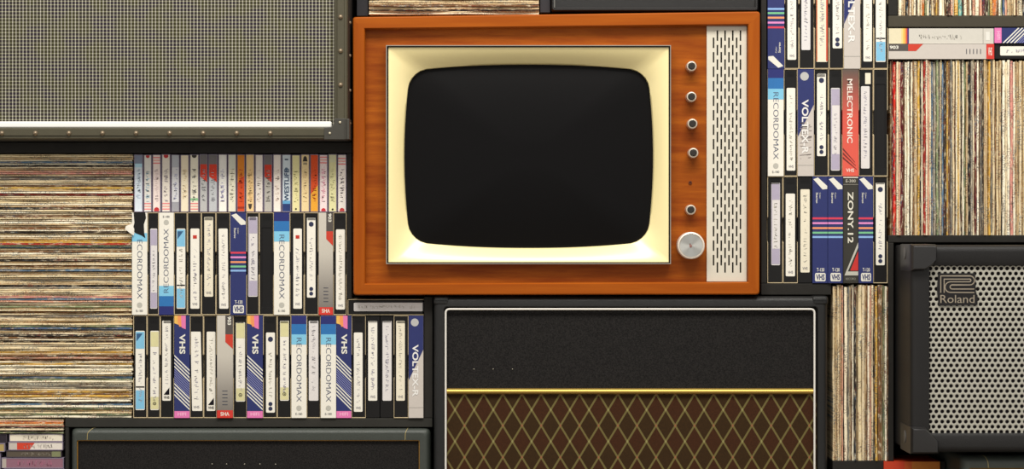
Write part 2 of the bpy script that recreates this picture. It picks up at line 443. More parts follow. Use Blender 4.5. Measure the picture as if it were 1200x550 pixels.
# --- combo amplifier with diamond cloth, under the television
FV = F(-.012)
vx = thing('guitar_amplifier', 'black combo amplifier with brown diamond grille cloth and gold bar, under the television', 'amplifier', FV, 740, 687, dy=.15)
o4 = rect(508.2, 970.4, 347.6, 688)
b = MB()
b.loft([ring(FV, rq(o4, 4), .27), ring(FV, rq(o4, 5), .010), ring(FV, rq(grown(o4, -1.2), 5), .005), ring(FV, rq(grown(o4, -3), 5), .0015), ring(FV, rq(grown(o4, -5.5), 5), 0),
        ring(FV, rq(grown(o4, -11.5), 4), .0), ring(FV, rq(grown(o4, -12.5), 4), .002), ring(FV, rq(grown(o4, -13), 4), .012)], VINYL, cap0=True)
b.build('cabinet_shell', vx, smooth=True)
pin = rect(522.2, 954.6, 362.6, 672)
m, t_, b_ = base('black_weave', (34, 33, 33), .85, 0, .12)
s_ = t_.sep(t_.coord()); nn = t_.noise(t_.coord((1, 1, 1)), 420, 2)
t_.l.new(t_.mix(t_.ramp(nn, .3, .7), L((23, 22, 22)), L((42, 40, 39))), b_.inputs['Base Color'])
BLKCLOTH = m; bumpit(t_, b_, nn, .3)
MB().pbox(FV, 516, 961, 358, 458.5, .008, .013, BLKCLOTH).build('upper_cloth', vx)
m, t_, b_ = base('diamond_cloth', (70, 40, 25), .8, 0, .15)
root = Vector(vx['_o']); ox = FV.x(533)-root.x; oz = FV.z(481)-root.z
s_ = t_.sep(t_.coord()); u = t_.math('MULTIPLY', t_.math('SUBTRACT', s_[0], ox), 1/(22.5*FV.k)); v = t_.math('MULTIPLY', t_.math('SUBTRACT', s_[2], oz), 1/(37.2*FV.k))
a = t_.math('ADD', u, v); bb = t_.math('SUBTRACT', u, v)
fa = t_.math('FRACT', a); fb = t_.math('FRACT', bb)
def near(t_, f, w_): return t_.math('GREATER_THAN', t_.math('ABSOLUTE', t_.math('SUBTRACT', f, .5)), .5-w_)
la = near(t_, fa, .058); lb = near(t_, fb, .058); line = t_.math('MAXIMUM', la, lb); nod = t_.math('MULTIPLY', la, lb)
par = t_.math('MODULO', t_.math('ADD', t_.math('SUBTRACT', t_.math('FLOOR', a), t_.math('FLOOR', bb)), 400), 2)
par = t_.math('GREATER_THAN', par, .5)
par2 = t_.math('GREATER_THAN', t_.math('MODULO', t_.math('ADD', t_.math('ROUND', t_.math('MULTIPLY', v, 2)), 401), 2), .5)
wv = t_.noise(t_.coord(), 600, 2)
fill = t_.mix(par, L((66, 38, 20)), L((58, 40, 19)))
fill = t_.mix(t_.math('MULTIPLY', t_.ramp(wv, .35, .7), .35), fill, L((24, 16, 10)))
lc = t_.mix(wv, L((98, 88, 50)), L((114, 104, 62)))
nc = t_.mix(par2, L((142, 96, 66)), L((140, 134, 86)))
cl = t_.mix(line, fill, lc); cl = t_.mix(nod, cl, nc); t_.l.new(cl, b_.inputs['Base Color'])
MB().pbox(FV, 516, 961, 458.5, 680, .0075, .013, m).build('diamond_grille_cloth', vx)
loop_tube(FV, rq(pin, 5, 6), .001, 1.2*FV.k, PIPEW).build('white_piping', vx, smooth=True)
gb = MB(); n = 12
rings = []
for X_ in (523.6, 953.2):
    rings.append([(FV.x(X_), FV.y+.008-.0085*math.sin(PI*j/n), FV.z(459.2)+3.5*FV.k*math.cos(PI*j/n)) for j in range(n+1)])
gb.loft(rings, GOLD, closed=False, cap0=True, cap1=True); gb.build('gold_bar', vx, smooth=True)
for (a, b_1) in ((507.6, 527), (951, 971)):
    c = MB(); cs = rect(a, b_1, 347.0, 358.5)
    c.loft([ring(FV, rq(cs, 4), .05), ring(FV, rq(cs, 4), .006), ring(FV, rq(grown(cs, -1), 4), .001), ring(FV, rq(grown(cs, -3), 3), -.0018)], VINYL, cap0=True, cap1=True)
    c.build('corner_protector', vx, smooth=True)
for i in range(3):
    q_ = MB(); stud(q_, FV.x(555.3+22.6*i), FV.y+.0078, FV.z(433.2), .0011, M((170, 165, 150), .4, .5)); q_.build('rivet', vx)

# --- rounded black cabinets with gold piping (lower left, and the one under the perforated amplifier)
def rounded_amp(f, x0, x1, y0, y1, label, gx0, gx1, gy0, seams, rivets, depth=.27):
    a = thing('guitar_amplifier', label, 'amplifier', f, (x0+x1)/2, y1, dy=depth/2)
    o4 = rect(x0, x1, y0, y1); R = min(gx0-x0, gy0-y0, x1-gx1)-1.0; b = MB(); rings = [ring(f, rq(o4, 7), depth)]
    for j in range(7):
        t = j/6*PI/2; ins = R*(1-math.cos(t)); rings.append(ring(f, rq(grown(o4, -ins), 7-ins*.25), .020*(1-math.sin(t))))
    inner = [(gx0, gy0), (gx1, gy0), (gx1, y1-12), (gx0, y1-12)]
    rings.append(ring(f, rq(inner, 1.5), .0006)); rings.append(ring(f, rq(inner, 1.5), .012))
    b.loft(rings, VINYL2, cap0=True); b.build('cabinet_shell', a, smooth=True)
    MB().pbox(f, gx0-1, gx1+1, gy0-1, y1-11, .006, .0125, BLKCLOTH).build('grille_cloth', a)
    loop_tube(f, rq(grown(inner, -.4), 1.8, 4), .0035, .72*f.k, M((168, 124, 52), .4, .5, var=.05)).build('gold_piping', a, smooth=True)
    for (sx_, lean) in seams:
        p = []
        for j in range(8):
            t = j/7*PI/2; ins = R*(1-math.cos(t)); p.append(f.v(sx_+lean*(1-t/(PI/2))**1.3, y0+ins, .020*(1-math.sin(t))-.0002))
        p.append(f.v(sx_-lean*.05, gy0-.4, .0))
        MB().tube(p, .28*f.k, M((190, 170, 110), .5), 6).build('piping_seam', a, smooth=True)
    for rx, ry in rivets:
        q_ = MB(); stud(q_, f.x(rx), f.y+.0058, f.z(ry), .0012, M((170, 165, 150), .4, .5)); q_.build('rivet', a)
    return a
rounded_amp(F(.0), 82, 504.6, 501.6, 687.5, 'wide black rounded amplifier with thin gold piping, bottom left below video tapes', 89.8, 491.8, 516.2,
            ((102.6, 10), (475, 5)), [(248, 544.6), (265, 544.6), (286, 544.8), (304, 544.8), (322.5, 545)])
rounded_amp(F(-.11), 1126, 1390, 535, 672, 'black rounded amplifier seen only by its top left corner, under the perforated metal one', 1136, 1380, 549,
            ((1158, -4),), [])
# --- perforated-metal amplifier, lower right
FR = F(-.13)
ra = thing('guitar_amplifier', 'black amplifier with perforated silver metal grille and chunky corner protectors, at right', 'amplifier', FR, 1222, 531.6, dy=.14)
RB = M((29, 28, 28), .45, spec=.35, var=.12, vs=60, bump=.5, bs=1200)
rx0, rx1, ry0, ry1 = 1067.5, 1372, 287.6, 531.0
o4 = rect(rx0, rx1, ry0, ry1); b = MB()
b.loft([ring(FR, rq(o4, 4), .26), ring(FR, rq(o4, 4), .010), ring(FR, rq(grown(o4, -1.4), 4), .004), ring(FR, rq(grown(o4, -4), 4), .001), ring(FR, rq(grown(o4, -8), 3), 0), ring(FR, rq(grown(o4, -19), 2), .001),
        ring(FR, rq([(1089.6, 311.6), (1350, 311.6), (1350, 508.4), (1089.6, 508.4)], 1), .004), ring(FR, rq([(1089.8, 311.8), (1349.8, 311.8), (1349.8, 508.2), (1089.8, 508.2)], 1), .020)], RB, cap0=True)
b.build('cabinet_shell', ra, smooth=True)
MB().pbox(FR, 1088, 1352, 310, 510, .0175, .0195, M((38, 31, 33), .9, var=.5, vs=70)).build('speaker_cloth', ra)
hp = 6.93; vp = 6.0; hr = 2.35; GM = M((178, 175, 163), .5, .15, .5, var=.05)
g = MB(); k = g.mi(GM); q = FR.k
for j in range(33):
    for i in range(38):
        cx = 1091.6+hp*i+(hp/2 if j % 2 else 0); cy = 315.0+vp*j
        if cx > 1350 or cy > 508: continue
        base_i = len(g.v)
        for a in range(12):
            th = PI/6*a+PI/2; R = (hp/2)/math.cos(PI/6) if a % 2 == 0 else hp/2
            g.v.append(FR.v(cx+R*math.cos(th), cy+R*math.sin(th), .008))
        for a in range(12):
            th = PI/6*a+PI/2; g.v.append(FR.v(cx+hr*math.cos(th), cy+hr*math.sin(th), .0083))
        for a in range(12):
            th = PI/6*a+PI/2; g.v.append(FR.v(cx+hr*math.cos(th), cy+hr*math.sin(th), .0098))
        for a in range(12):
            c = (a+1) % 12
            g.f.append([base_i+a, base_i+c, base_i+12+c, base_i+12+a]); g.m.append(k)
            g.f.append([base_i+12+a, base_i+12+c, base_i+24+c, base_i+24+a]); g.m.append(k)
g.build('metal_grille', ra)
CPL = M((33, 32, 32), .34, spec=.6, var=.08, vs=60)
def corner(px0, px1, py0, py1, shape):
    c = MB(); pts = shape
    cx = sum(p[0] for p in pts)/len(pts); cy = sum(p[1] for p in pts)/len(pts)
    def sh_(d): return [(p[0]+(cx-p[0])*d, p[1]+(cy-p[1])*d) for p in pts]
    c.loft([ring(FR, sh_(0), .085), ring(FR, sh_(0), .0), ring(FR, sh_(.03), -.004), ring(FR, sh_(.14), -.010), ring(FR, sh_(.20), -.011)], CPL, cap0=True, cap1=True)
    return c.build('corner_protector', ra, smooth=True)
c1 = corner(0, 0, 0, 0, [(1066.4, 286.4), (1096, 286.4), (1097.5, 288), (1097.5, 305), (1092, 311.5), (1082, 317.6), (1066.4, 318)])
c2 = corner(0, 0, 0, 0, [(1066.4, 500.5), (1083, 500.5), (1099.6, 517), (1099.6, 532.2), (1066.4, 532.2)])
for (c, zz) in ((c1, 297), (c2, 515)):
    h = MB(); xx = FR.x(1066.4); n = 14
    for (r, m_, d_) in ((.0085, M((92, 90, 88), .35, .3), -.0004), (.0055, M((14, 13, 14), .6), -.0008)):
        h.loft([[(xx+.001, FR.y+.045+r*1.2*math.cos(2*PI*a/n), FR.z(zz)+r*1.5*math.sin(2*PI*a/n)) for a in range(n)],
                [(xx+d_-.001*(r > .006), FR.y+.045+r*math.cos(2*PI*a/n), FR.z(zz)+r*1.3*math.sin(2*PI*a/n)) for a in range(n)]], m_, cap1=True)
    h.build('screw_hole', c)
# badge
bd = MB(); BK = M((24, 22, 23), .5); bdp = [(1100.5, 320.5), (1143.6, 320.5), (1144.6, 345), (1146.5, 346), (1146.5, 357.6), (1101, 358.6), (1099, 340)]
bd.loft([ring(FR, bdp, .0083), ring(FR, bdp, .0055)], BK, cap0=True, cap1=True)
bo = bd.build('badge', ra)
LG = M((172, 160, 142), .35, .5, .5, var=.03)
def stroke(mb, f, pts, wd, dy, m):
    P = [Vector(p) for p in pts]
    Lf, Rt = [], []
    for i, p in enumerate(P):
        a = (p-P[i-1]).normalized() if i else None; b2 = (P[i+1]-p).normalized() if i < len(P)-1 else None
        t = (a if b2 is None else b2 if a is None else (a+b2)); t = t.normalized(); n = Vector((-t.y, t.x))
        kk_ = 1.0
        if a is not None and b2 is not None: kk_ = 1/max(.4, math.sqrt((1+a.dot(b2))/2))
        Lf.append(p+n*wd/2*kk_); Rt.append(p-n*wd/2*kk_)
    for i in range(len(P)-1):
        mb.face([f.v(*Lf[i], dy), f.v(*Lf[i+1], dy), f.v(*Rt[i+1], dy), f.v(*Rt[i], dy)], m)
def arc(cx, cy, r, a0, a1, n=8): return [(cx+r*math.cos(math.radians(a0+(a1-a0)*i/n)), cy+r*math.sin(math.radians(a0+(a1-a0)*i/n))) for i in range(n+1)]
lg = MB(); W_ = 1.15
# outer and inner lines of the double-stroked mark
stroke(lg, FR, [(1103.2, 343.4), (1103.2, 323.6)]+[(1137.5, 323.6)]+arc(1137.5, 328.9, 5.3, -90, 90)+[(1116.5, 334.2)]+arc(1116.5, 336.6, 2.4, -90, -270)[0:9]+[(1142.6, 339.0)], W_, .0052, LG)
stroke(lg, FR, [(1107.2, 343.4), (1107.2, 327.4), (1137, 327.4)]+arc(1137, 328.9, 1.6, -90, 90, 5)+[(1114, 330.5)]+arc(1114.4, 336.8, 6.2, -95, -265)+[(1142.6, 343.2)], W_, .0052, LG)
lg.build('emblem', bo)
lt_ = MB(); spn = Spine(FR, 1100, 1150, 300, 420, 'down', .0050); u_ = lambda p: (p-1100)/spn.su; v_ = lambda p: (p-300)/spn.sv
spn.text(lt_, 'Roland', u_(1102.6), u_(1142.8), v_(346.0), v_(355.4), LG, 'none', .0, lift=0.0); lt_.build('lettering', bo)
rounded = None

# --- black flight case on the television
FCs = F(.0)
cs = thing('carrying_case', 'black case with grey edge line standing on the television, right of the flat records', 'case', FCs, 768, 13.6, dy=.15)
o4 = rect(646, 889, -190, 13.2)
b = MB(); b.loft([ring(FCs, rq(o4, 3), .30), ring(FCs, rq(o4, 3), .004), ring(FCs, rq(grown(o4, -1.5), 3), 0), ring(FCs, rq(grown(o4, -3.6), 2), 0), ring(FCs, rq(grown(o4, -4.4), 2), .003)], VINYL, cap0=True, cap1=True); b.build('case_body', cs, smooth=True)
MB().pbox(FCs, 649.2, 650.4, -186, 9, -.001, .003, M((120, 120, 116), .4, .4)).build('edge_strip', cs)  # thin grey line down the left edge of the case
MB().pbox(FCs, 652, 886, 9.2, 10.1, -.0005, .003, M((58, 58, 58), .5)).build('bottom_edge', cs)
pl = MB(); f_ = F(.015); pl.pbox(f_, 632.8, 644.8, -190, 14.8, 0, .3, M((46, 44, 48), .6, var=.15)); tag(pl.build('panel', bevel=.001), 'narrow dark upright panel on the television between the flat records and the black case', 'panel')
pl = MB(); pl.pbox(f_, 418, 431.4, -190, 18.8, 0, .3, M((40, 40, 44), .6, var=.15)); tag(pl.build('panel', bevel=.001), 'dark upright panel on the television at the left end of the flat records', 'panel')

# ------------------------------------------------------------------ video tapes
rng = random.Random(7)
GV = 'video tapes on the shelves'
LAV = M((176, 168, 188), .6); LTB = M((128, 190, 222), .6); GRYL = M((222, 218, 216), .6); YEL = M((216, 210, 160), .6); CRM = M((232, 224, 202), .65); LWH = M((238, 234, 222), .6, var=.04)
REDP = M((190, 52, 40), .6)
def tape(x0, x1, y0, y1, lab, style, label, name='video_tape', cat='video tape', sleeve=True, f=None, turn='down', group=GV, tilt=0):
    f = f or F(.006+rng.uniform(-.0025, .0025))
    t = thing(name, label, cat, f, (x0+x1)/2, y1, group, dy=.05)
    horiz = turn in ('ccw', 'cw'); dep = .104
    sx0, sx1, sy0, sy1 = x0+.12, x1-.12, y0+.12, y1-.05
    if sleeve:
        s_ = MB(); th = .45
        if not horiz:
            H = sy1-sy0
            for (a, b) in ((sx0, sx0+th), (sx1-th, sx1)):
                prof = [(sy0, 0), (sy0+H*.38, 0), (sy0+H*.40, .009), (sy0+H*.60, .009), (sy0+H*.62, 0), (sy1, 0), (sy1, dep), (sy0, dep)]
                s_.loft([[(f.x(a), f.y+d, f.z(p)) for p, d in prof], [(f.x(b), f.y+d, f.z(p)) for p, d in prof]], CARD, cap0=True, cap1=True)
            s_.pbox(f, sx0, sx1, sy0, sy0+.55, .0005, dep, CARD); s_.pbox(f, sx0, sx1, sy1-.7, sy1, .0005, dep, CARD)
        else:
            s_.pbox(f, sx0, sx1, sy0, sy0+th, 0, dep, CARD); s_.pbox(f, sx0, sx1, sy1-th, sy1, 0, dep, CARD); s_.pbox(f, sx0, sx0+.5, sy0, sy1, .0005, dep, CARD)
        s_.build('card_sleeve', t)
    bx0, bx1, by0, by1 = (sx0+.6, sx1-.6, sy0+.8, sy1-.9) if sleeve else (sx0, sx1, sy0, sy1)
    o = rect(bx0, bx1, by0, by1)
    if lab: i4 = rect(lab[0]-.5, lab[1]+.5, lab[2]-.6, lab[3]+.6)
    else: i4 = rect(bx0+2.4, bx1-2.4, by0+17, by1-8) if not horiz else rect(bx0+10, bx1-4, by0+3, by1-3)
    b = MB(); R = BLACKP
    b.loft([ring(f, rq(o, .8, 2), dep-.001), ring(f, rq(o, .8, 2), .0024), ring(f, rq(grown(o, -.5), .8, 2), .0016), ring(f, rq(grown(i4, .3), .8, 2), .0016), ring(f, rq(i4, .8, 2), .0026)], R, cap0=True, cap1=True)
    for q in range(5):      # moulded ridges near one end
        if not horiz: b.pbox(f, bx0+3, bx1-3, by0+2+q*1.3, by0+2.5+q*1.3, .0012, .002, R)
    b.build('cassette_body', t)
    if lab:
        lb = MB(); lx0, lx1, ly0, ly1 = lab
        sp = Spine(f, lx0, lx1, ly0, ly1, 'down' if not horiz else 'ccw', .0018)
        k = sp.su, sp.sv
        sc_ = F(f.y); ol = rq(rect(lx0, lx1, ly0, ly1), 1.3, 3)
        if tilt:
            ol = [(p[0]+tilt*(p[1]-(ly0+ly1)/2)/(ly1-ly0), p[1]) for p in ol]
        bm_ = {'white': LWH, 'red': LWH, 'lav': GRYL, 'ltblue': LWH, 'yellow': LWH, 'dots': LWH, 'grey': GRYL, 'cream': CRM, 'tri': LWH, 'orange': CRM, 'greyink': GRYL}[style]
        lb.loft([ring(f, ol, .0026), ring(f, ol, .0018)], bm_, cap1=True)
        if style == 'lav': sp.rect(lb, .6, 17.4, 1.5, 25, LAV); sp.rect(lb, .6, 17.4, 96, 118.5, LAV); sp.rect(lb, .6, 2, 25, 96, LAV)
        if style == 'ltblue': sp.rect(lb, .6, 17.4, 1.5, 27, LTB); sp.rect(lb, .6, 17.4, 90, 118.5, LTB); sp.rect(lb, .6, 17.4, 84, 86, INKD); sp.poly(lb, [(2, 4), (14, 4), (2, 16)], M((50, 90, 130), .6), .0004)
        if style == 'yellow': sp.rect(lb, .6, 17.4, 1.5, 24, YEL); sp.rect(lb, .6, 17.4, 100, 118.5, YEL); sp.disc(lb, 9, 110, 3.6, INKD, .0004); sp.disc(lb, 9, 110, 2.3, YEL, .0005); sp.disc(lb, 9, 110, 1.2, INKD, .0006)
        if style == 'red': sp.rect(lb, 5, 13, 10, 15, REDP, .0004); sp.text(lb, 'VHS', 4, 14, 111, 115, INK, 'none', 0)
        if style == 'dots':
            sp.disc(lb, 9, 10, 5.2, M((42, 48, 78), .6), .0004); sp.disc(lb, 9, 107, 4.2, M((42, 48, 78), .6), .0004); sp.disc(lb, 9, 114, 4.2, M((42, 48, 78), .6), .0004)
        if style == 'tri': sp.poly(lb, [(15, 100), (15, 111), (3, 111)], INKD, .0004); sp.text(lb, 'VHS', 3, 15, 113, 117, INKD, 'none', .02)
        if style == 'orange': sp.rect(lb, 0, 1.6, 1, 119, M((196, 96, 40), .6)); sp.rect(lb, 15.6, 18, 1, 119, M((196, 74, 44), .6))
        if style in ('white', 'cream'): sp.text(lb, 'VHS', 4, 14, 112, 116, INK, 'none', 0)
        lo = lb.build('label_sticker', t)
        hw_ = MB(); r2 = random.Random(int(x0*13+y0))
        a, c = (30, 108) if style in ('lav', 'ltblue', 'yellow', 'red', 'dots') else (8, 106)
        c = min(c, 98) if style in ('dots', 'tri', 'lav') else c
        ik = r2.choice((M((176, 174, 182), .8), M((190, 186, 192), .8), M((192, 188, 176), .8), M((160, 156, 174), .8)))
        sp.scrawl(hw_, 5, 13, a, c, ik, r2, dens=.85, lift=.0004)
        if hw_.f: hw_.build('handwriting', lo)
    return t

NAVY = M((42, 50, 104), .5, spec=.35, var=.06); NAVYD = M((38, 44, 110), .5); BLUE = M((44, 112, 176), .5); LBL = M((128, 196, 226), .5)
SLW = M((236, 232, 220), .55, var=.04, vs=40); SLG = M((200, 192, 184), .5, var=.04); PINK = M((226, 120, 178), .5); GRYT = M((70, 72, 82), .6)
def gradient(name, stops, h, rough=.5):
    """printed vertical colour fade of the packaging, along the sleeve's own length"""
    key = ('g', name)
    if key in MC: return MC[key]
    m, t, b = base(name, (200, 200, 200), rough, 0, .35)
    s3 = t.sep(t.coord()); r = t.n.new('ShaderNodeValToRGB'); e = r.color_ramp.elements
    t.l.new(t.math('MULTIPLY', s3[2], 1/h), r.inputs[0])
    while len(e) < len(stops): e.new(.5)
    for q, (p, c) in zip(e, stops): q.position = p; q.color = L(c)
    t.l.new(r.outputs[0], b.inputs['Base Color']); MC[key] = m; return m
def sleeve(kind, x0, x1, y0, y1, label, turn='down', f=None, group=GV, extra=None):
    f = f or F(.004+rng.uniform(-.002, .002))
    t = thing('video_tape', label, 'video tape', f, (x0+x1)/2, y1, group, dy=.05)
    b = MB(); sp = Spine(f, x0+.15, x1-.15, y0+.1, y1-.1, turn, 0.0)
    basem = {'recordo': SLW, 'stripes': NAVY, 'diag': NAVY, 'grey': SLG, 'voltex': SLG, 'mel': M((206, 92, 76), .5), 'zony': M((54, 52, 46), .5), 'rainbow': M((204, 200, 190), .55)}[kind]
    if kind == 'mel': basem = gradient('printed_fade_red', ((0.0, (222, 92, 76)), (.55, (212, 88, 74)), (.85, (140, 84, 72)), (1, (96, 84, 76))), 125*S)
    if kind == 'grey' and turn == 'down': basem = gradient('printed_fade_grey', ((.0, (112, 106, 100)), (.28, (150, 144, 136)), (.6, (196, 190, 178)), (1, (204, 198, 186))), 120*S)
    b.pbox(f, x0+.15, x1-.15, y0+.1, y1-.1, 0, .106, basem)
    tx = []
    R_ = lambda *a, **k: sp.rect(b, *a, **k)
    if kind == 'recordo':
        if not extra:
            R_(0, 18, 0, 10, NAVYD); R_(0, 18, 10, 22, BLUE); R_(0, 18, 22, 34, LBL)
        else: R_(0, 18, 24, 34, LBL)
        sp.text(tx, 'RECORDOMAX' if not extra else 'ECORDOMAX', 6.2, 12.2, 26 if not extra else 32, 101, M((84, 92, 116), .6), 'cw', -.012)
        sp.disc(b, 9, 108.5, 3.2, M((186, 184, 174), .6)); sp.text(tx, 'E-180', 5, 13, 114, 116.5, GRYT, '180' if turn == 'up' else 'none', 0)
    if kind == 'stripes':
        sp.poly(b, [(1.0, 3), (6.5, 1), (17.5, 10.5), (17.5, 14), (12, 14.5)], WHITE)
        for v, c in ((46, (214, 62, 84)), (51.4, (222, 140, 196)), (57, (232, 150, 104)), (62.2, (120, 190, 140)), (67, (140, 178, 226))): R_(0, 18, v, v+2.2, M(c, .5))
        sp.text(tx, 'Color', 8.2, 9.8, 18, 25, WHITE, 'cw', 0); sp.text(tx, 'Stereo', 4.0, 6.6, 18, 30, WHITE, 'cw', .01)
        sp.text(tx, 'T-120', 5, 14, 103, 107, WHITE, 'none', .015)
        b2 = [(4, 108.6), (14.6, 108.6), (15.6, 110), (15.6, 117), (14.6, 118), (4, 118), (3, 117), (3, 110)]; sp.poly(b, b2, WHITE)
        sp.text(tx, 'VHS', 4.2, 14.4, 110, 116.6, NAVY, 'none', .03)
    if kind == 'diag':
        sp.poly(b, [(0, 0), (6, 0), (5, 5), (6, 11), (0, 9)], M((232, 184, 92), .5)); sp.poly(b, [(4, 0), (11, 0), (11, 13), (6, 13), (4, 8)], M((236, 150, 90), .5), .0003)
        sp.poly(b, [(8, 0), (13.5, 0), (13.5, 16), (8.5, 14)], M((224, 120, 170), .5), .0004)
        sp.text(tx, 'VHS', 6.0, 13.0, 21.5, 45, WHITE, 'cw', .03)
        for i in range(4):
            v = 46+i*4.2; sp.poly(b, [(0, v), (0, v+1.9), (18, v+19.4), (18, v+17.5)], WHITE)
            v = 79+i*4.2; sp.poly(b, [(0, v), (0, v+1.9), (18, v+19.4), (18, v+17.5)], WHITE)
        for i in range(6):
            v = 62.5+i*2.8; sp.poly(b, [(0, v), (0, v+1.3), (18, v+18.8), (18, v+17.5)], M((124, 128, 176), .5))
        R_(0, 18, 112, 120, PINK); sp.text(tx, 'HIFI', 4, 14, 113.5, 117.5, M((246, 178, 210), .5), 'none', .03)
    if kind == 'grey':
        sp.poly(b, [(9.5, 0), (18, 0), (18, 24), (9.5, 24)], M((84, 78, 74), .5)); sp.poly(b, [(9.5, 22), (18, 22), (18, 39), (9.5, 31)], M((200, 62, 44), .5), .0003)
        sp.text(tx, '903', 12, 16, 1, 11, WHITE, 'cw', .03)
        for i in range(5): sp.rect(b, 6, 12, 88+i*4, 88.9+i*4, GRYT)
        R_(0, 18, 111, 120, M((206, 56, 46), .5), lift=.0004); sp.text(tx, 'VHS', 4, 14, 113, 117.5, WHITE, 'cw' if turn == 'ccw' else '180', .02)
    if kind == 'voltex':
        sp.poly(b, [(0, 0), (18, 0), (18, 40), (0, 76)], NAVY)
        sp.disc(b, 7.5, 8, 4.9, M((196, 196, 194), .4, .3)); sp.text(tx, 'VOLTEX-R', 4.5, 12, 34, 95, M((232, 230, 226), .5), 'cw', .025)
        R_(0, 18, 107.6, 108.1, M((160, 156, 150), .5))
        if extra:
            r3 = random.Random(4)
            for i in range(2): sp.scrawl(b, 2, 16, 60, 105, M((140, 130, 126), .6), r3, dens=.5)
    if kind == 'mel':
        sp.text(tx, 'MELECTRONIC', 5, 11.2, 11, 83, M((238, 224, 212), .5), 'cw', .018)
        for i in range(3): sp.poly(b, [(0, 88+i*5), (0, 90.5+i*5), (14+i, 105+i*4), (14+i, 104.2+i*4)], M((110, 44, 40), .5))
        sp.text(tx, 'VHS', 3.6, 13, 111.5, 115.5, M((238, 206, 196), .5), 'none', .03)
    if kind == 'zony':
        R_(0, 18, 0, 1.5, WHITE); sp.text(tx, 'E-300', 3, 15, 3.2, 6.6, M((180, 176, 164), .5), 'none', .02); R_(0, 18, 8.6, 9.1, M((150, 146, 134), .5))
        sp.text(tx, 'ZONY.12', 5.4, 12.2, 17, 75, M((226, 222, 206), .5), 'cw', .02)
        sp.poly(b, [(18, 74), (18, 80), (5.5, 107), (18, 107), (18, 111.4), (1.5, 111.4)], M((190, 188, 176), .45)); sp.poly(b, [(18, 84), (18, 106), (8.4, 106)], M((198, 52, 48), .5))
        sp.text(tx, 'RECORD', 3, 15, 114, 116.5, M((150, 148, 136), .5), 'none', 0)
    if kind == 'rainbow':
        R_(0, 18, 0, 14, M((222, 212, 180), .5)); R_(0, 18, 14, 16, M((226, 206, 140), .5)); R_(0, 18, 16, 18, M((226, 192, 92), .5)); R_(0, 18, 18, 19.6, M((222, 150, 80), .5)); R_(0, 18, 19.6, 21, M((206, 84, 60), .5)); R_(0, 18, 21, 22.8, M((70, 40, 108), .5))
        R_(0, 18, 107.5, 108.2, M((160, 156, 146), .5)); R_(4, 14, 111, 115.5, M((222, 220, 212), .5))
        sp.scrawl(b, 5, 11, 34, 92, M((178, 174, 164), .6), random.Random(3), dens=.9)
    b.build('printed_sleeve', t)
    for q in tx: q.build('lettering', t)
    if extra == 'torn':
        tr_ = MB(); sp2 = Spine(f, x0, x1, y0, y1, 'down', -.0006)
        sp2.poly(tr_, [(2, 0), (15.6, 0), (16.6, 6), (14, 14), (14.5, 24), (15.8, 30), (11.5, 27), (4, 24), (1, 20), (3, 12)], BLACKP, .0)
        tr_.build('torn_opening', t)
        fl = MB()
        P = [(x0+.5, y0+13, -.002), (x0-5.5, y0+16, -.012), (x0-6.5, y0+19, -.013), (x0-1.5, y0+24, -.008), (x0+2.5, y0+27, -.002), (x0+3, y0+20, -.001)]
        fl.loft([[f.v(a, b_, d) for a, b_, d in P], [f.v(a, b_, d-.0006) for a, b_, d in P]], SLW, cap0=True, cap1=True)
        fl.build('torn_flap', t)
    return t
T = tape; Sv = sleeve
GA = 'video tapes in the upper left row'; GB = 'video tapes in the lower left row'; GC = 'video tapes in the right-hand rows'
y0, y1 = 249.2, 369.3
Sv('recordo', 154.6, 172.6, y0, y1, 'white and pale blue video tape sleeve with torn top, beside the flat record stack', extra='torn', group=GA)
T(172.8, 185.9, y0, y1, (175.8, 184, 268, 362), 'lav', 'black video tape with lilac-ended label, right of the torn white sleeve', group=GA)
Sv('recordo', 186.1, 203.7, y0, y1, 'white video tape sleeve standing upside down with its blue bands at the foot', 'up', group=GA)
T(203.9, 219.4, y0, y1, (206.7, 217, 268, 362), 'ltblue', 'black video tape with sky-blue-ended label, right of the upside-down white sleeve', group=GA)
T(219.6, 235.8, y0, y1, (223, 233.4, 268, 362), 'red', 'black video tape with a red square on its label, right of the sky-blue-ended one', group=GA)
T(236, 252.9, y0, y1, (239.2, 249.6, 254, 348), 'cream', 'black video tape with high-set plain label, second left of the striped sleeve', group=GA)
T(253.1, 269.8, y0, y1, (256.4, 267, 268, 362), 'white', 'black video tape with worn tilted label, left of the upper left striped sleeve', group=GA, tilt=1.0)
Sv('stripes', 270, 288.4, y0, y1, 'navy video tape sleeve with five coloured stripes, in the upper left row', group=GA)
T(288.6, 303.6, y0, y1, (290.8, 301.6, 254, 348), 'lav', 'black video tape with purple-ended label, directly right of the upper left striped sleeve', group=GA)
T(303.8, 320.7, y0, y1, None, '', 'plain black video tape without any label in the upper left row', group=GA)
Sv('recordo', 320.9, 339.3, y0, y1, 'white video tape sleeve with blue bands at the top, in the upper left row', group=GA)
T(339.5, 356.4, y0, y1, (343.6, 353.6, 268, 362), 'red', 'black video tape with red-squared label, right of the upright white and blue sleeve', group=GA)
T(356.6, 373.2, y0, y1, (359.6, 369.6, 255, 349), 'dots', 'black video tape with dotted label, left of the upper grey and red sleeve', group=GA)
Sv('grey', 373.4, 390.4, y0, y1, 'grey video tape sleeve with red slash and red foot, in the upper left row', group=GA)
T(390.6, 406.0, y0, y1, (393.6, 404, 269, 363), 'white', 'black video tape with handwritten white label, last at the right of the upper left row', group=GA)
y0, y1 = 370, 490.2
T(156.2, 172.2, y0, y1, (158.6, 169.4, 388, 481), 'ltblue', 'black video tape with sky-blue-ended label, first in the lower left row', group=GB)
T(172.4, 187.6, y0, y1, (176, 186, 388, 481), 'yellow', 'black video tape with pale yellow-ended label, second in the lower left row', group=GB)
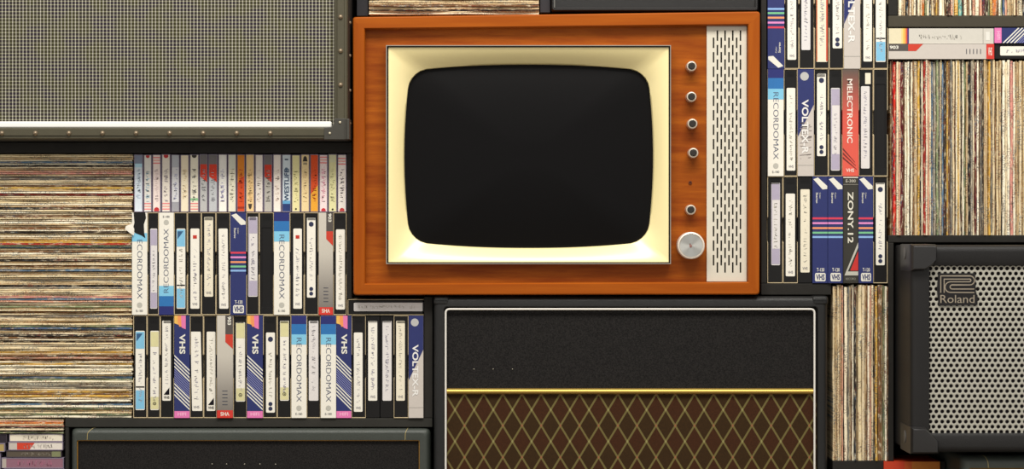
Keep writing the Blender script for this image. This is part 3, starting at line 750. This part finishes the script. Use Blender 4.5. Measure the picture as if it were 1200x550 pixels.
T(187.8, 204, y0, y1, (190, 200, 376, 470), 'tri', 'black video tape with high-set triangle-marked label, third in the lower left row', group=GB)
Sv('diag', 204.2, 222.3, y0, y1, 'navy video tape sleeve with white diagonal lines and pink foot, leftmost of its design', group=GB)
T(222.5, 238.4, y0, y1, (224, 236, 389, 482), 'white', 'black video tape with crooked white label, right of the leftmost navy diagonal-lined sleeve', group=GB, tilt=2.0)
T(238.6, 254, y0, y1, (242, 252.2, 389, 482), 'tri', 'black video tape with triangle-marked label, left of the lower grey and red sleeve', group=GB)
Sv('grey', 254.2, 273, y0, y1, 'grey video tape sleeve with red slash and red foot, in the lower left row', group=GB)
T(273.2, 289.2, y0, y1, (276.2, 287, 378, 471), 'yellow', 'black video tape with yellowed peeling label, right of the lower grey sleeve', group=GB)
Sv('diag', 289.4, 308, y0, y1, 'navy video tape sleeve with white diagonal lines and pink foot, middle one of three', group=GB)
T(308.2, 324.6, y0, y1, (311.6, 322, 390, 484), 'dots', 'black video tape with dotted label, right of the middle navy diagonal-lined sleeve', group=GB)
T(324.8, 341.2, y0, y1, (328, 338.4, 376, 470), 'yellow', 'black video tape with high-set yellowish label, left of two white and blue sleeves', group=GB)
Sv('recordo', 341.4, 359.2, y0, y1, 'white and blue video tape sleeve in the lower left row, the left of two', group=GB)
T(359.4, 375.6, y0, y1, (361.8, 373, 376, 470), 'grey', 'black video tape with pale label standing between two white and blue sleeves', group=GB)
Sv('recordo', 375.8, 393.9, y0, y1, 'white and blue video tape sleeve in the lower left row, the right of two', group=GB)
Sv('diag', 394.1, 411.8, y0, y1, 'navy video tape sleeve with white diagonal lines and pink foot, rightmost of three', group=GB)
T(412, 428.6, y0, y1, (414.6, 424.8, 390, 483), 'white', 'black video tape with low-set label, right of the rightmost navy diagonal-lined sleeve', group=GB)
T(428.8, 445, y0, y1, (431.4, 442, 376, 470), 'white', 'bare black video tape with white label, under the lying tape, the left of two', sleeve=False, group=GB)
T(445.2, 461.2, y0, y1, (448.2, 458.8, 376, 470), 'greyink', 'bare black video tape with greyish label, under the lying tape, the right of two', sleeve=False, group=GB)
T(461.4, 478.6, y0, y1, (464.2, 474.4, 376, 470), 'cream', 'black video tape in card sleeve, directly left of the navy and silver sleeve', group=GB)
Sv('voltex', 478.8, 496.2, y0, y1, 'navy and silver video tape sleeve at the right end of the lower left row', group=GB)
T(407.4, 496.4, 351, 369.4, (414.5, 495.8, 355, 365), 'grey', 'black video tape lying flat under the television', turn='ccw', group=GB)
# right hand rows
A0, A1 = -43, 80.6
Sv('stripes', 899.6, 919.2, A0, A1, 'navy striped video tape sleeve standing upside down, at the top right of the television', 'up', group=GC)
T(919.4, 936.3, A0, A1, (923, 933.2, -24, 70), 'white', 'black video tape with low white label, second in the top right row', group=GC)
T(936.5, 954.2, A0, A1, (939.4, 949.8, -36, 58.5), 'greyink', 'black video tape with shorter white label, third in the top right row', group=GC)
T(954.4, 971.6, A0, A1, (956.8, 970, -26, 72.5), 'orange', 'black video tape with cream label edged in orange, in the top right row', group=GC)
T(971.8, 988.8, A0, A1, (976, 987, -38, 56.5), 'dots', 'black video tape with dotted label, left of the silver sleeve, top right row', group=GC)
Sv('voltex', 989, 1008.2, -62, A1, 'navy and silver video tape sleeve in the top right row', group=GC)
T(1008.4, 1023.9, A0, A1, (1012, 1022, -22, 72), 'white', 'black video tape with mottled white label, right of the silver sleeve, top right row', group=GC)
T(1024.1, 1040.6, A0, A1, (1026.6, 1038, -22, 72.5), 'ltblue', 'black video tape with a sky-blue label end, last in the top right row', group=GC)
B0, B1 = 81, 206.6
Sv('recordo', 899.8, 918.4, B0, B1, 'white and blue video tape sleeve right of the television, first in the middle right row', group=GC)
T(918.6, 934.6, B0, B1, (922, 932.2, 103, 200), 'white', 'black video tape with smudged label, second in the middle right row', group=GC)
Sv('voltex', 934.8, 953.8, B0, B1, 'scuffed navy and silver video tape sleeve in the middle right row', group=GC, extra='scuffed')
T(954, 970.7, B0, B1, (957.6, 968, 86, 183), 'dots', 'black video tape with dotted label in the middle right row', group=GC)
T(970.9, 987.2, B0, B1, (974, 984.4, 103, 200), 'lav', 'black video tape with lilac-topped label, left of the orange-red sleeve', group=GC)
Sv('mel', 987.4, 1006.2, B0, B1, 'brown to orange-red video tape sleeve in the middle right row', group=GC)
tt = T(1006.4, 1023.4, B0, B1, (1009.2, 1019.4, 101, 197.5), 'greyink', 'black video tape with an extra small cream sticker, right of the orange-red sleeve', group=GC)
f_ = F(Vector(tt['_o']).y-.05); MB().pbox(f_, 1014, 1020.4, 85.5, 98.5, .0008, .0014, CRM).build('small_sticker', tt)
T(1023.6, 1040.4, B0, B1, None, '', 'plain black unlabelled video tape, last in the middle right row', group=GC)
C0, C1 = 207, 332.0
T(899.4, 917.4, C0, C1, (904, 914.2, 214, 311), 'lav', 'black video tape with lilac-ended label, first in the lowest right row beside the television', group=GC)
T(917.6, 934.8, C0, C1, (921, 931.8, 227, 324), 'white', 'black video tape with low-set white label, second in the lowest right row', group=GC)
T(935, 951.8, C0, C1, (938.2, 949, 222, 319.5), 'cream', 'black video tape with cream label, left of the navy striped sleeves', sleeve=False, group=GC)
Sv('stripes', 952, 970, C0, C1, 'navy sleeve with five coloured stripes, the leftmost of three in the lowest right row', group=GC)
Sv('stripes', 970.2, 987.8, C0, C1, 'navy sleeve with five coloured stripes, directly left of the charcoal sleeve', group=GC)
Sv('zony', 988, 1005.8, C0, C1, 'charcoal video tape sleeve with silver and red triangle, in the lowest right row', group=GC)
Sv('stripes', 1006, 1023.2, C0, C1, 'navy sleeve with five coloured stripes, directly right of the charcoal sleeve', group=GC)
T(1023.4, 1040.2, C0, C1, (1026.6, 1037, 214, 311), 'dots', 'black video tape with dotted label, last in the lowest right row', group=GC)
# lying, top right
Sv('rainbow', 1041.6, 1164.6, 33.2, 51.3, 'pale grey lying video tape with yellow, orange and purple end bands, top right', 'ccw', group=GC)
Sv('grey', 1041.4, 1165.2, 51.5, 69.2, 'grey lying video tape sleeve with red slash and red end, top right', 'ccw', group=GC)
Sv('diag', 1165.2, 1290, 32.6, 50.6, 'navy lying video tape sleeve with pink end and white diagonal lines, top right', 'cw', group=GC)
T(1165.6, 1290, 50.9, 69.0, (1172.4, 1284, 54.2, 65), 'white', 'black lying video tape with cream label at the right edge, on the upright records', turn='ccw', sleeve=False, group=GC)

# ------------------------------------------------------------------ music cassettes
GCs = 'music cassettes above the video tapes'
CASE = M((138, 128, 146), .25, spec=.5, var=.05); CASED = M((70, 62, 70), .3)
def PK(c): return M(tuple(min(250, int(v*1.06)) for v in c), .6, spec=.25, var=.07, vs=260)
def cassette(x0, x1, y0, y1, card, marks, ink, label, turn='down', group=GCs):
    f = F(.008+rng.uniform(-.002, .002)); t = thing('music_cassette', label, 'cassette', f, (x0+x1)/2, y1, group, dy=.035)
    b = MB(); o = rect(x0, x1, y0, y1)
    b.loft([ring(f, rq(o, .5, 2), .070), ring(f, rq(o, .5, 2), .0014), ring(f, rq(grown(o, -.35), .5, 2), .0006), ring(f, rq(grown(o, -.8), .5, 2), .0006), ring(f, rq(grown(o, -1.0), .3, 2), .0016)], CASE if card[0] > 100 else CASED, cap0=True, cap1=True)
    b.build('plastic_case', t)
    sp = Spine(f, x0+.95, x1-.95, y0+.9, y1-.9, turn, .0012); c = MB()
    sp.rect(c, 0, 18, 0, 120, PK(card), 0)
    for mk_ in marks:
        if mk_[0] == 'r': sp.rect(c, *mk_[1:5], PK(mk_[5]), .0002)
        if mk_[0] == 'p': sp.poly(c, mk_[1], PK(mk_[2]), .0003)
        if mk_[0] == 'd': sp.disc(c, mk_[1], mk_[2], mk_[3], PK(mk_[4]), .0003)
    co = c.build('paper_insert', t)
    h = MB()
    if isinstance(ink, str): sp.text(h, ink, 4, 15, 30, 98, PK((44, 66, 96)), 'ccw', .02, lift=.0005); h.build('lettering', co)
    elif ink:
        ink = tuple(int(a*.6+b*.4) for a, b in zip(ink, card))
        sp.scrawl(h, 3, 15, 30, 100, PK(ink), random.Random(int(x0*7)), dens=.8, lift=.0005, wd=.55)
        if h.f: h.build('handwriting', co)
    return t
PSTR = lambda v: [('r', 0, 18, v+i*6, v+i*6+2.6, (220, 130, 130) if i % 2 == 0 else (224, 160, 150)) for i in range(3)]
SLASH = [('r', 0, 18, 0, 22, (110, 106, 106)), ('p', [(0, 20), (18, 20), (18, 58), (0, 46)], (196, 60, 40))]
cx_ = [(156.9, 167.4), (168.2, 177.8), (178.4, 188.4), (189.2, 199.6), (200.4, 210.4), (211.2, 221.4), (222.2, 232.9), (233.6, 243.4), (244.2, 254.9), (255.6, 266.2), (266.8, 276.8), (277.4, 287.2),
       (287.8, 298.2), (298.8, 308.4), (309, 319.2), (319.8, 329.6), (330.2, 341), (341.6, 351.8), (352.4, 362.6), (363.2, 373.4), (374, 384), (384.6, 394.8), (395.4, 406)]
cd_ = [((206, 216, 224), [('r', 0, 18, 0, 18, (124, 132, 150)), ('r', 0, 18, 18, 26, (170, 206, 222))], (150, 166, 190), 'cassette with grey-blue top and pale blue insert, first in the row'),
       ((218, 216, 208), [('d', 9, 2, 5, (180, 60, 60))]+PSTR(102), (110, 170, 206), 'white cassette with sky-blue handwriting and pink stripes at the foot, second in the row'),
       ((230, 214, 206), PSTR(4)+[('d', 9, 117, 7, (180, 50, 54))], (190, 172, 180), 'pinkish cassette with stripes at the top and a red half disc at the foot'),
       ((222, 214, 200), [('d', 9, 2, 6, (180, 50, 54))]+PSTR(102), (120, 108, 130), 'cream cassette with red half disc on top and pink-striped foot'),
       ((206, 206, 208), [('r', 0, 18, 100, 120, (150, 150, 156)), ('r', 0, 18, 0, 26, (176, 180, 186))], (104, 106, 160), 'white cassette with violet-blue scrawl and a grey foot'),
       ((226, 214, 186), [], (206, 180, 140), 'plain cream cassette with faint tan writing, left of the one with black writing'),
       ((226, 220, 200), [('d', 9, 1, 6, (60, 56, 50)), ('r', 0, 18, 92, 97, (140, 190, 140))]+PSTR(102), (52, 54, 64), 'cream cassette with bold black handwriting and a green line at the foot'),
       ((178, 178, 176), SLASH, (130, 130, 136), 'grey cassette with a red slash, left one of the adjoining pair'),
       ((182, 184, 186), SLASH, (130, 130, 136), 'grey cassette with a red slash, right one of the adjoining pair'),
       ((230, 228, 220), [], (108, 100, 170), 'white cassette with violet handwriting, right of the two red-slashed ones'),
       ((222, 218, 196), [('r', 2, 16, 0, 30, (204, 206, 190))], (170, 166, 150), 'off-white cassette directly left of the orange-to-red one'),
       ((204, 76, 34), [('p', [(0, 0), (18, 0), (18, 44), (8, 50), (0, 60)], (212, 128, 40)), ('r', 0, 18, 110, 114, (150, 50, 30))], (176, 50, 30), 'orange-topped red cassette near the middle of the row'),
       ((224, 192, 138), [('p', [(4, 104), (14, 104), (12, 113), (9, 116), (6, 113)], (66, 56, 48))], (214, 180, 128), 'tan cassette with a dark shield at its foot'),
       ((224, 216, 206), [], (206, 190, 184), 'plain white cassette left of the single red-slashed one'),
       ((176, 172, 164), SLASH, (140, 136, 130), 'grey cassette with a red slash standing alone right of the middle'),
       ((228, 218, 208), [], (214, 190, 180), 'plain pinkish-white cassette right of the single red-slashed one'),
       ((200, 212, 218), [('r', 0, 18, 104, 120, (38, 56, 106)), ('r', 0, 18, 97, 104, (96, 156, 196)), ('d', 9, 30, 4, (90, 110, 130)), ('r', 5, 13, 8, 11, (60, 80, 100))], 'WESTLIFE', 'pale blue cassette with large dark lettering and a navy foot'),
       ((220, 212, 158), [('d', 9, 115, 2.4, (50, 46, 30))], (206, 196, 140), 'pale yellow cassette right of the lettered pale blue one'),
       ((224, 200, 150), [('p', [(3, 14), (15, 14), (13, 5), (9, 2), (5, 5)], (56, 50, 46)), ('r', 4, 14, 16, 21, (150, 138, 110))], (214, 186, 140), 'tan cassette with a dark emblem at its top'),
       ((208, 78, 34), [('p', [(0, 84), (18, 64), (18, 120), (0, 120)], (222, 158, 50))], (150, 60, 30), 'red-orange cassette with a yellow foot'),
       ((228, 210, 208), PSTR(3)+[('d', 9, 118, 6, (190, 50, 60))], (222, 130, 160), 'white cassette with pink handwriting, right of the red-orange one'),
       ((214, 210, 160), [('r', 2, 16, 0, 16, (206, 206, 170)), ('d', 9, 116, 2.6, (50, 46, 30))], (202, 198, 150), 'pale yellow-green cassette, last but one in the row'),
       ((220, 214, 206), PSTR(6)+[('d', 9, 118, 6, (176, 60, 60))], (110, 104, 120), 'white cassette with pink-striped top and grey writing, last at the right of the row')]
for (a, b_), (cc_, mk_, ik_, lb_) in zip(cx_, cd_): cassette(a, b_, 180.6+rng.uniform(0, .8), 248.7, cc_, mk_, ik_, lb_)
# lying cassettes at the lower left corner
GL = 'music cassettes lying at the bottom left'
cassette(10.5, 73.8, 508.9, 518.1, (220, 212, 192), [], (190, 180, 168), 'cream cassette lying flat at the lower left, on the red and white one', 'ccw', GL)
cassette(9.5, 73.8, 518.4, 528.2, (214, 206, 196), [('r', 0, 18, 0, 18, (186, 178, 168)), ('p', [(0, 18), (18, 18), (18, 58), (0, 46)], (196, 66, 46))], (120, 112, 112), 'red and white cassette lying flat at the lower left', 'ccw', GL)
cassette(7, 72, 528.5, 536.6, (84, 76, 66), [('r', 0, 18, 100, 120, (120, 124, 90))], (170, 164, 150), 'dark brown cassette lying flat at the lower left, below the red and white one', 'ccw', GL)
cassette(1.5, 74.5, 536.9, 549.4, (136, 98, 112), [('r', 0, 18, 0, 8, (170, 160, 150))], (190, 110, 140), 'mauve cassette lying flat at the very bottom left', 'ccw', GL)
cassette(4, 75, 549.6, 552.6, (206, 200, 188), [], None, 'thin white insert case under the mauve cassette at the bottom left', 'ccw', GL)
cassette(-56, 5.4, 520, 530, (166, 146, 92), [], (120, 104, 60), 'ochre cassette cut off by the left edge of the photo', 'ccw', GL)
cassette(-56, 8.0, 509.2, 519.8, (44, 38, 46), [], None, 'black cassette cut off by the left edge, on the ochre one', 'ccw', GL)
cassette(-56, .5, 530.3, 552.6, (120, 112, 100), [], None, 'grey double cassette barely in view at the left edge', 'ccw', GL)
# orange box at the foot of the upright records
f_ = F(.0); ob = thing('video_tape', 'red to orange boxed tape lying at the bottom, right of the tall narrow records', 'video tape', f_, 1069, 551.2, None, dy=.05)
f2 = MB(); f2.pbox(f_, 1036, 1101.4, 541.4, 551.3, 0, .106, gradient('printed_fade_flame', ((0, (206, 66, 36)), (1, (206, 66, 36))), 1)); f2.build('printed_sleeve', ob)
sp = Spine(f_, 1036, 1101.4, 541.4, 551.3, 'ccw', 0); e = MB(); sp.rect(e, 0, 18, 60, 120, M((204, 122, 44), .6, var=.2)); sp.rect(e, 0, 18, 44, 60, M((206, 92, 38), .6, var=.2)); e.build('orange_panel', ob)

# ------------------------------------------------------------------ records
m, t_, b_ = base('record_sleeve_card', (220, 205, 165), .75, 0, .15)
oi = t_.n.new('ShaderNodeObjectInfo')
tc = t_.n.new('ShaderNodeTexCoord'); va = t_.n.new('ShaderNodeVectorMath'); va.operation = 'ADD'
cb = t_.n.new('ShaderNodeCombineXYZ'); t_.l.new(t_.math('MULTIPLY', oi.outputs['Random'], 90), cb.inputs[0]); t_.l.new(t_.math('MULTIPLY', oi.outputs['Random'], 37), cb.inputs[2])
t_.l.new(tc.outputs['Object'], va.inputs[0]); t_.l.new(cb.outputs[0], va.inputs[1])
def mp(sc3):
    n = t_.n.new('ShaderNodeMapping'); n.inputs['Scale'].default_value = sc3; t_.l.new(va.outputs[0], n.inputs[0]); return n.outputs[0]
big = t_.noise(mp((.4, 1, 14)), 1, 3); fine = t_.noise(mp((1.6, 3, 420)), 1, 3, .65); med = t_.noise(mp((1.5, 3, 60)), 1, 4, .6); msk = t_.noise(mp((.1, .3, 16)), 1, 1)
cm = t_.noise(mp((1.1, 3, 46)), 1, 2)
rb = oi.outputs['Color']
c1 = t_.mix(t_.math('MULTIPLY', t_.ramp(big, .5, .72), .35), rb, L((158, 126, 92)))
c2 = t_.mix(t_.math('MULTIPLY', t_.ramp(med, .53, .60), .6), c1, L((238, 224, 192)))
pr_ = t_.mix(t_.ramp(cm, .46, .54), L((54, 46, 46)), t_.mix(t_.math('GREATER_THAN', t_.noise(mp((.02, .1, 9)), 1, 1), .5), L((66, 104, 128)), L((138, 64, 52))))
c3 = t_.mix(t_.math('MULTIPLY', t_.math('MULTIPLY', t_.ramp(fine, .50, .56), t_.ramp(msk, .46, .54)), .72), c2, pr_)
c3 = t_.mix(t_.math('MULTIPLY', t_.ramp(t_.noise(mp((2.2, 3, 150)), 1, 2), .58, .64), .5), c3, L((118, 96, 74)))
t_.l.new(c3, b_.inputs['Base Color']); RM = m
rd = []
rr = random.Random(11)
for kx in range(10):
    # unit: thickness 1 in X (scaled), spine length .33 in Z, depth .315
    n = 26; mb_ = MB(); ph = [rr.uniform(0, 6.28) for _ in range(4)]; am = rr.uniform(.02, .07)
    rings = []
    for i in range(n+1):
        z = .33*i/n; wv_ = am*math.sin(ph[0]+i*.35)+am*.5*math.sin(ph[1]+i*.9); pin_ = .41+.03*math.sin(ph[2]+i*.6)+rr.uniform(-.03, .01)
        fy = .0015*math.sin(ph[3]+i*.4)+rr.uniform(-.0004, .0004)
        rings.append([(-.455, .315, z), (-.46+wv_*.3, .02, z), (-pin_+wv_, fy+.0007, z), (wv_-pin_*.6, fy, z), (wv_+pin_*.6, fy, z), (pin_+wv_, fy+.0007, z), (.46+wv_*.3, .02, z), (.46, .315, z)])
    mb_.loft(rings, RM, cap0=True, cap1=True)
    o = mb_.build('record_sleeve', origin=(0, 0, 0), smooth=False); rd.append(o.data); bpy.data.objects.remove(o)
PAL = {'cream': [(222, 204, 164), (228, 212, 178), (214, 194, 154)], 'off-white': [(236, 226, 198), (240, 232, 208)], 'tan': [(188, 162, 120), (196, 170, 130)], 'brown': [(126, 92, 60), (110, 78, 52)],
       'black': [(44, 40, 40), (58, 50, 46)], 'red': [(158, 44, 38), (176, 56, 44)], 'pink': [(214, 158, 132), (206, 140, 128)], 'ochre': [(206, 164, 76), (214, 176, 92)], 'blue': [(92, 118, 142), (70, 98, 132)],
       'green': [(112, 126, 92), (134, 146, 108)], 'grey': [(146, 140, 126), (122, 118, 110)], 'orange': [(206, 120, 60), (210, 132, 70)], 'maroon': [(104, 34, 38), (92, 30, 36)], 'teal': [(96, 168, 160), (96, 168, 160)],
       'bright red': [(206, 30, 26), (206, 30, 26)]}
WT = [('cream', 27), ('off-white', 17), ('tan', 17), ('brown', 6), ('black', 9), ('red', 2.5), ('pink', 5), ('ochre', 5), ('blue', 3), ('green', 3.5), ('grey', 5)]
def pick(r): return r.choices([a for a, _ in WT], [b for _, b in WT])[0]
ALLR = []
def record(cx, c_y, lying, th, length, base_py, f, cname, r, tiltz=0.0):
    o = bpy.data.objects.new('record_sleeve', r.choice(rd)); col.objects.link(o)
    o.color = L(tuple(min(252, int(v*1.06)) for v in r.choice(PAL[cname]))); k = f.k
    o.scale = (th*k, 1, length*k/.33)
    if lying: o.rotation_euler = (0, PI/2, 0); o.location = (f.x(cx), f.y+r.uniform(-.004, .003), f.z(c_y))
    else: o.location = (f.x(cx), f.y+r.uniform(-.004, .003), f.z(base_py)); o.rotation_euler = (0, tiltz, 0)
    o['category'] = 'record'; return o
fR = F(.008)
def upright_row(x0, x1, top, base_py, seq, r, group, place, tmin=1.9, tmax=3.0):
    x = x0; out = []; i = 0
    while x < x1:
        if i < len(seq): cn, th = seq[i]
        else: cn, th = pick(r), r.uniform(tmin, tmax)
        if x+th > x1+.4: th = x1-x
        if th < 1: break
        o = record(x+th/2, 0, False, th, base_py-top-r.uniform(0, 3.2), base_py, fR, cn, r)
        o['group'] = group; out.append((o, cn)); x += th; i += 1
    ALLR.append((out, place, 'v')); return out
def flat_stack(x0, x1, y0, y1, seq, r, group, place, tmin=1.7, tmax=2.9, jit=1.5):
    y = y1; out = []; i = 0
    while y > y0:
        if i < len(seq): cn, th = seq[i]
        else: cn, th = pick(r), r.uniform(tmin, tmax)
        if y-th < y0-.4: th = y-y0
        if th < .9: break
        ln = x1-x0; e = r.uniform(-jit, jit*.6)
        o = record(x1+e-ln, y-th/2, True, th, ln, 0, fR, cn, r)
        o['group'] = group; out.append((o, cn)); y -= th; i += 1
    ALLR.append((out, place, 'h')); return out
r = random.Random(21)
flat_stack(-41, 155, 181, 490.2, [('off-white', 3), ('green', 2), ('cream', 2.6), ('tan', 2.2), ('green', 2.4), ('off-white', 2.8), ('blue', 2), ('black', 1.8), ('off-white', 3), ('cream', 2.6), ('ochre', 3), ('brown', 2), ('ochre', 2.4)], r, 'records in the tall flat stack', 'tall flat stack')
flat_stack(-36, 74.5, 491.0, 508.6, [('green', 2.2), ('black', 1.7), ('cream', 2.2), ('black', 1.6), ('pink', 1.8), ('cream', 1.8), ('orange', 2.2), ('pink', 1.6), ('cream', 2)], r, 'small records under the tall flat stack', 'small bottom left stack', jit=.8)
flat_stack(432.6, 631.6, -60, 17.2, [('off-white', 2.4), ('cream', 1.9), ('black', 1.6), ('tan', 3), ('brown', 2.6), ('tan', 2.4)], r, 'records lying on the television', 'stack on television', jit=.3)
upright_row(1043.4, 1222, 70, 275.8, [('brown', 1.8), ('maroon', 1.6), ('bright red', 3.4), ('cream', 2.6), ('pink', 2.4), ('maroon', 3.4), ('brown', 1.8), ('off-white', 2.6), ('off-white', 2.6), ('black', 1.4), ('off-white', 2.4), ('brown', 1.4), ('tan', 4.4), ('ochre', 3), ('black', 1.4),
            ('off-white', 2.4), ('red', 2.4), ('off-white', 2.2), ('pink', 2.6), ('cream', 2.4), ('blue', 2), ('grey', 3.6), ('green', 2.6), ('grey', 2), ('cream', 2), ('blue', 2.4), ('black', 3), ('ochre', 2), ('brown', 2.2), ('grey', 2.4), ('cream', 2.4), ('brown', 1.6), ('off-white', 2.2), ('ochre', 1.6), ('cream', 2.6), ('black', 1.4), ('off-white', 2),
            ('green', 2.4), ('tan', 2), ('black', 3.4), ('grey', 2.4), ('cream', 2.2), ('maroon', 2.4), ('off-white', 2.6), ('brown', 1.6), ('grey', 2.2), ('black', 1.6), ('tan', 2.4), ('cream', 3.2), ('ochre', 2.4), ('grey', 2.4), ('cream', 3), ('brown', 2), ('cream', 2.8), ('tan', 2.4), ('black', 1.4), ('off-white', 3.6), ('cream', 2), ('off-white', 4), ('pink', 3.4), ('off-white', 2.6), ('tan', 1.6)],
            r, 'records standing at the right', 'right standing row')
upright_row(1053, 1222, -180, 18.2, [('off-white', 4), ('cream', 2), ('tan', 2.4), ('black', 3), ('brown', 1.6), ('off-white', 2.2), ('tan', 2), ('off-white', 2.8), ('black', 2.4), ('off-white', 3), ('cream', 1.6), ('orange', 3.8), ('green', 2), ('off-white', 3.2), ('black', 2.6), ('cream', 2.6), ('brown', 2.4), ('ochre', 2), ('brown', 1.6), ('off-white', 4.2), ('off-white', 3),
            ('brown', 1.6), ('black', 4.4), ('pink', 3), ('off-white', 2), ('ochre', 5), ('teal', 4.4), ('black', 1.6), ('off-white', 3.4), ('brown', 3), ('off-white', 2), ('black', 1.6), ('pink', 3.2), ('off-white', 5), ('pink', 4), ('maroon', 2), ('black', 4.2), ('green', 1.8), ('ochre', 3.4), ('orange', 5), ('brown', 2), ('off-white', 3), ('green', 2)],
            r, 'records standing at the top right', 'top right row')
upright_row(975.6, 1040.6, 333.6, 540, [('cream', 3), ('tan', 2.6), ('cream', 2.8), ('tan', 2.2), ('pink', 1.6), ('black', 1.3), ('off-white', 4), ('grey', 2), ('cream', 2), ('brown', 1.4), ('off-white', 2.4), ('black', 2.6), ('tan', 1.6), ('cream', 5), ('cream', 2.8), ('tan', 2), ('brown', 1.4), ('off-white', 3), ('pink', 1.4), ('cream', 3), ('black', 1.3),
            ('ochre', 3.2), ('brown', 4.6), ('tan', 2), ('green', 1.8), ('off-white', 2.6)], r, 'records in the narrow upright bundle', 'narrow standing bundle')
# labels: what it looks like, what it stands between, how high or far along
for out, place, ax in ALLR:
    n = len(out)
    for i, (o, cn) in enumerate(out):
        a = out[i-1][1] if i else None; c = out[i+1][1] if i < n-1 else None
        zone = ''
        if ax == 'v':
            nb = ('left of %s, at the left end' % c) if a is None else ('right of %s, at the right end' % a) if c is None else 'right of %s, left of %s' % (a, c)
            if n > 30: z = i/n; zone = ', left part' if z < .33 else ', middle' if z < .66 else ', right part'
        else:
            nb = ('under %s, at the bottom' % c) if a is None else ('over %s, at the top' % a) if c is None else 'under %s, over %s' % (c, a)
            if n > 60:
                py = 275-(o.location.z-ZC)/fR.k
                zone = ', ' + ('beside cassettes' if py < 249 else 'beside upper tapes\' heads' if py < 310 else 'beside upper tapes\' feet' if py < 370 else 'beside lower tapes\' heads' if py < 430 else 'beside lower tapes\' feet')
        o['label'] = '%s record sleeve %s, %s%s' % (cn, nb, place, zone)
# drop the builder's bookkeeping
for o in bpy.data.objects:
    for k in ('_o', '_p'):
        if k in o.keys(): del o[k]
